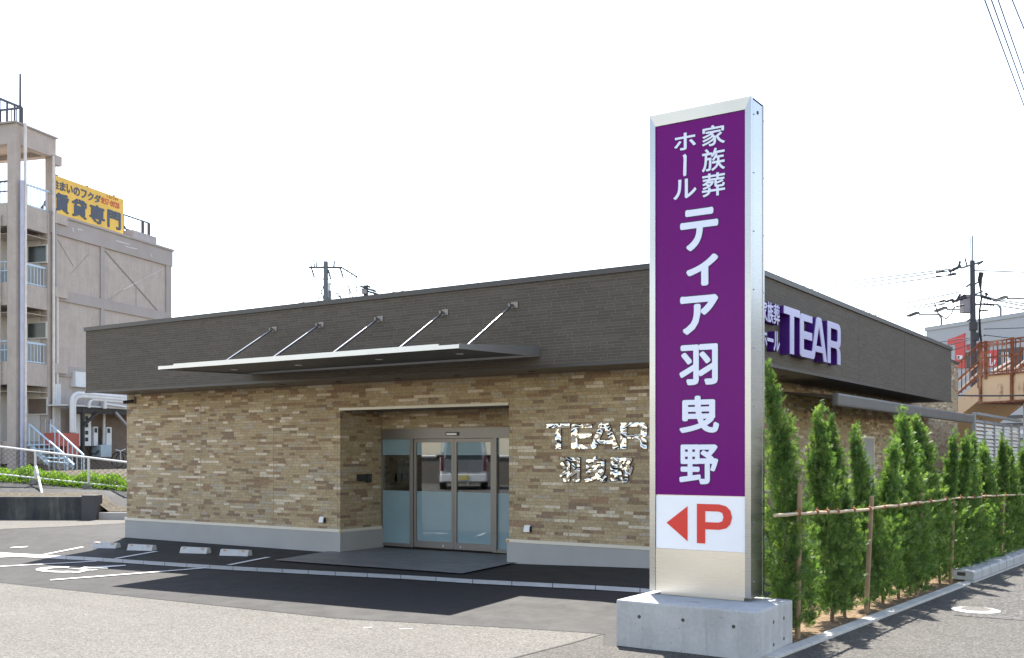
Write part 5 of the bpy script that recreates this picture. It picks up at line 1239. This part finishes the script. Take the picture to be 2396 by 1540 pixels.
for a, b, r in (((400, 488), (490, 445), .12), ((480, 440), (488, 405), .08), ((390, 520), (450, 510), .09), ((288, 498), (355, 483), .07), ((285, 532), (325, 530), .06), ((425, 745), (535, 705), .11), ((470, 715), (490, 680), .07), ((500, 700), (530, 685), .06), ((318, 745), (362, 735), .08), ((318, 768), (358, 762), .06), ((365, 745), (430, 725), .08), ((440, 792), (520, 772), .05), ((675, 700), (750, 722), .11), ((700, 670), (720, 690), .09), ((690, 765), (775, 772), .08), ((660, 822), (725, 815), .06), ((530, 378), (545, 440), .05), ((640, 430), (680, 405), .07)):
    mb = MB(); p, q = p5(*a), p5(*b); mb.tube([p + (q - p) * k / 6 for k in range(7)], [r * (.65 if k % 2 else 1.0) for k in range(7)], 8); mb.build('insulator', M['insulator'], pl3)
mb = MB(); p0 = p5(515, 835); mb.obox(p0, RT * .62, FW * .45, UP * .95); mb.build('switch_box', M['grey box'], pl3)
mb = MB(); mb.tube([p5(668, 500), p5(655, 560), p5(662, 640), p5(668, 720), p5(650, 840), p5(655, 1000), p5(668, 1085)], [.13, .12, .05, .05, .05, .07, .05], 8); mb.build('riser_cable', M['shed dark'], pl3)
for q in ((600, 985), (612, 1075)): mb = MB(); mb.cyl(p5(*q), .22, .42, 12); mb.build('cable_box', M['pole dark'], pl3)
q5 = lambda px, py, d: dep(*R5(px, py), d)
wl = []
for y0_, xe, ye in ((490, 2040 / 1, 640), ): pass
DL = lambda x, y, d: dep(x, y, d)
rr7 = reg(2480, 860, 880 / 2259)
for (a, b) in (((1700, 50), (380, 175)), ((1660, 70), (440, 205)), ((1640, 110), (500, 225)), ((1700, 255), (880, 385)), ((1560, 335), (920, 405)), ((1560, 355), (980, 425))):
    p, q = dep(*rr7(*a), 55), dep(*rr7(*b), 80); wl.append(((p, ext(q, p, 30)), .25))
for (a, b) in (((750, 715), (1027, 750)), ((750, 725), (1027, 770)), ((775, 770), (1027, 800)), ((600, 480), (1027, 485))):
    p, q = q5(*a, 55), q5(*b, 50); wl.append(((p, ext(q, p, 20)), .1))
wl.append(((q5(275, 760, 55), q5(300, 840, 55), q5(370, 890, 55), q5(415, 850, 55), q5(440, 790, 55)), 0))
wire('power_line', 'wires reaching from the dark pole behind the footbridge past the hall roof', wl, .034, 'wire far')
wl = []
for a, b in (((700, 1030), (300, 1075)), ((590, 1060), (300, 1120)), ((590, 1100), (300, 1180)), ((690, 975), (1027, 950)), ((690, 1025), (1027, 1050))):
    p, q = q5(*a, 55), q5(*b, 60); wl.append(((p, ext(q, p, 25)), .15))
wl.append(((dep(*R6(380, 818), 33), dep(*R6(1200, 815), 33)), .02))
wire('power_line', 'lower cables crossing in front of the shop signs and footbridge girder', wl, .026, 'wire')
rr8 = reg(2100, 0, 1260 / 2021)
wl = []
for a, b, z in (((1820, 0), (2021, 535), 9.0), ((1855, 0), (2021, 455), 9.1), ((1890, 0), (2021, 370), 9.3), ((1965, 0), (2021, 135), 9.6)):
    p, q = onz(*rr8(*a), z), onz(*rr8(*b), z); wl.append(((ext(p, q, 6), ext(q, p, 60)), .15))
wire('overhead_wires', 'four overhead wires slanting across the upper right corner of the sky', wl, .011, 'wire')

# ------------------------------------------------------------------ across the lot: a parked minivan and a low wall (mirrored in the doors)
gv = dep(1085, 1062, 37.0); fx, fy = ray(1085, 1062)[:2] / np.linalg.norm(ray(1085, 1062)[:2])
vx, vy = gv[0], 2 * 15.056 - gv[1]; ang_ = math.atan2(-fy, fx); vz = gz(vx, vy) + .01
van = thing('parked_minivan', 'silver white minivan parked facing away, mirrored in the glass doors', 'minivan', (0, 0, 0))
def loft(mb, secs):
    n = len(secs[0]); vs = [p for s_ in secs for p in s_]; fs = []
    for i in range(len(secs) - 1):
        for k in range(n): fs.append((i * n + k, i * n + (k + 1) % n, (i + 1) * n + (k + 1) % n, (i + 1) * n + k))
    fs += [tuple(range(n))[::-1], tuple(range((len(secs) - 1) * n, len(secs) * n))]; mb.add(vs, fs)
def sec(x, w0, w1, w2, z0, z1, z2, x2=None):
    x2 = x if x2 is None else x2; xm = x
    return [(x, -w0, z0), (xm, -w1, z1), (x2, -w2, z2), (x2, w2, z2), (xm, w1, z1), (x, w0, z0)]
mb = MB(); loft(mb, [sec(0, .80, .82, .66, .32, 1.02, 1.86, .20), sec(.25, .85, .85, .72, .26, 1.02, 1.96, .40), sec(2.9, .85, .85, .74, .24, 1.02, 1.96), sec(3.5, .85, .85, .70, .24, 1.00, 1.55), sec(3.9, .84, .84, .72, .24, .95, 1.02), sec(4.55, .80, .78, .66, .28, .80, .86)])
mb.build('body', M['van paint'], van, bevel=.05)
mb = MB(); loft(mb, [[(-.10, -.80, .30), (-.10, -.80, .56), (.15, -.86, .58), (.15, -.86, .28)], [(-.10, .80, .30), (-.10, .80, .56), (.15, .86, .58), (.15, .86, .28)]]); mb.build('bumper', M['van paint'], van, bevel=.02)
mb = MB(); mb.prism([(.012, -.66, 1.10), (.012, .66, 1.10), (.165, .58, 1.74), (.165, -.58, 1.74)], (-.03, 0, 0)); mb.build('rear_window', M['dark window'], van)
mb = MB(); mb.prism([(-.012, -.62, .62), (-.012, .62, .62), (-.012, .66, 1.06), (-.012, -.66, 1.06)], (-.012, 0, 0)); mb.build('tailgate', M['aluminium'], van)
for s_ in (-1, 1):
    mb = MB(); mb.prism([(-.02, s_ * .70, .66), (-.02, s_ * .83, .68), (.06, s_ * .815, 1.34), (.06, s_ * .72, 1.34)], (-.03, 0, 0)); mb.build('tail_light', M['tail red'], van)
    mb = MB(); mb.obox((3.0, s_ * .84, 1.10), (.12, 0, 0), (0, s_ * .22, 0), (0, 0, .16)); mb.build('wing_mirror', M['black plastic'], van)
    mb = MB(); mb.prism([(.5, s_ * .845, 1.12), (2.9, s_ * .845, 1.12), (2.9, s_ * .765, 1.75), (.65, s_ * .765, 1.75)], (0, s_ * .012, 0)); mb.build('side_window', M['dark window'], van)
    for x in (.85, 3.65):
        mb = MB(); mb.tube([(x, s_ * .66, .31), (x, s_ * .87, .31)], .31, 20); wh = mb.build('wheel', M['tyre'], van)
        mb = MB(); mb.tube([(x, s_ * .86, .31), (x, s_ * .882, .31)], .19, 16); mb.build('rim', M['aluminium'], wh)
mb = MB(); mb.obox((-.125, -.18, .36), (.02, 0, 0), (0, .36, 0), (0, 0, .17)); mb.build('number_plate', M['plate yellow'], van)
van.location = (vx, vy, vz); van.rotation_euler = (0, 0, ang_)
YB_ = 2 * 15.056 - dep(1085, 1062, 44)[1]
mb = MB(); mb.box(-48, -13, YB_ - .3, YB_, -.4, 1.62); tag(mb.build('boundary_wall', M['backdrop wall']), 'long brown grey boundary wall across the lot, mirrored in the glass doors', 'wall')
rl = thing('pipe_fence', 'white pipe railing on the boundary wall, mirrored in the glass doors', 'fence', (-30, YB_ + .1, 1.0))
mb = MB(); mb.tube([(-48, YB_ + .06, 1.70), (-13, YB_ + .06, 1.70)], .05, 8); mb.build('rail', M['steel white'], rl)
for k in range(12): mb = MB(); x = -47 + k * 3.0; mb.tube([(x, YB_ + .06, .55), (x, YB_ + .06, 2.35 if k % 2 else 1.7)], .045, 8); mb.build('post', M['steel white'], rl)
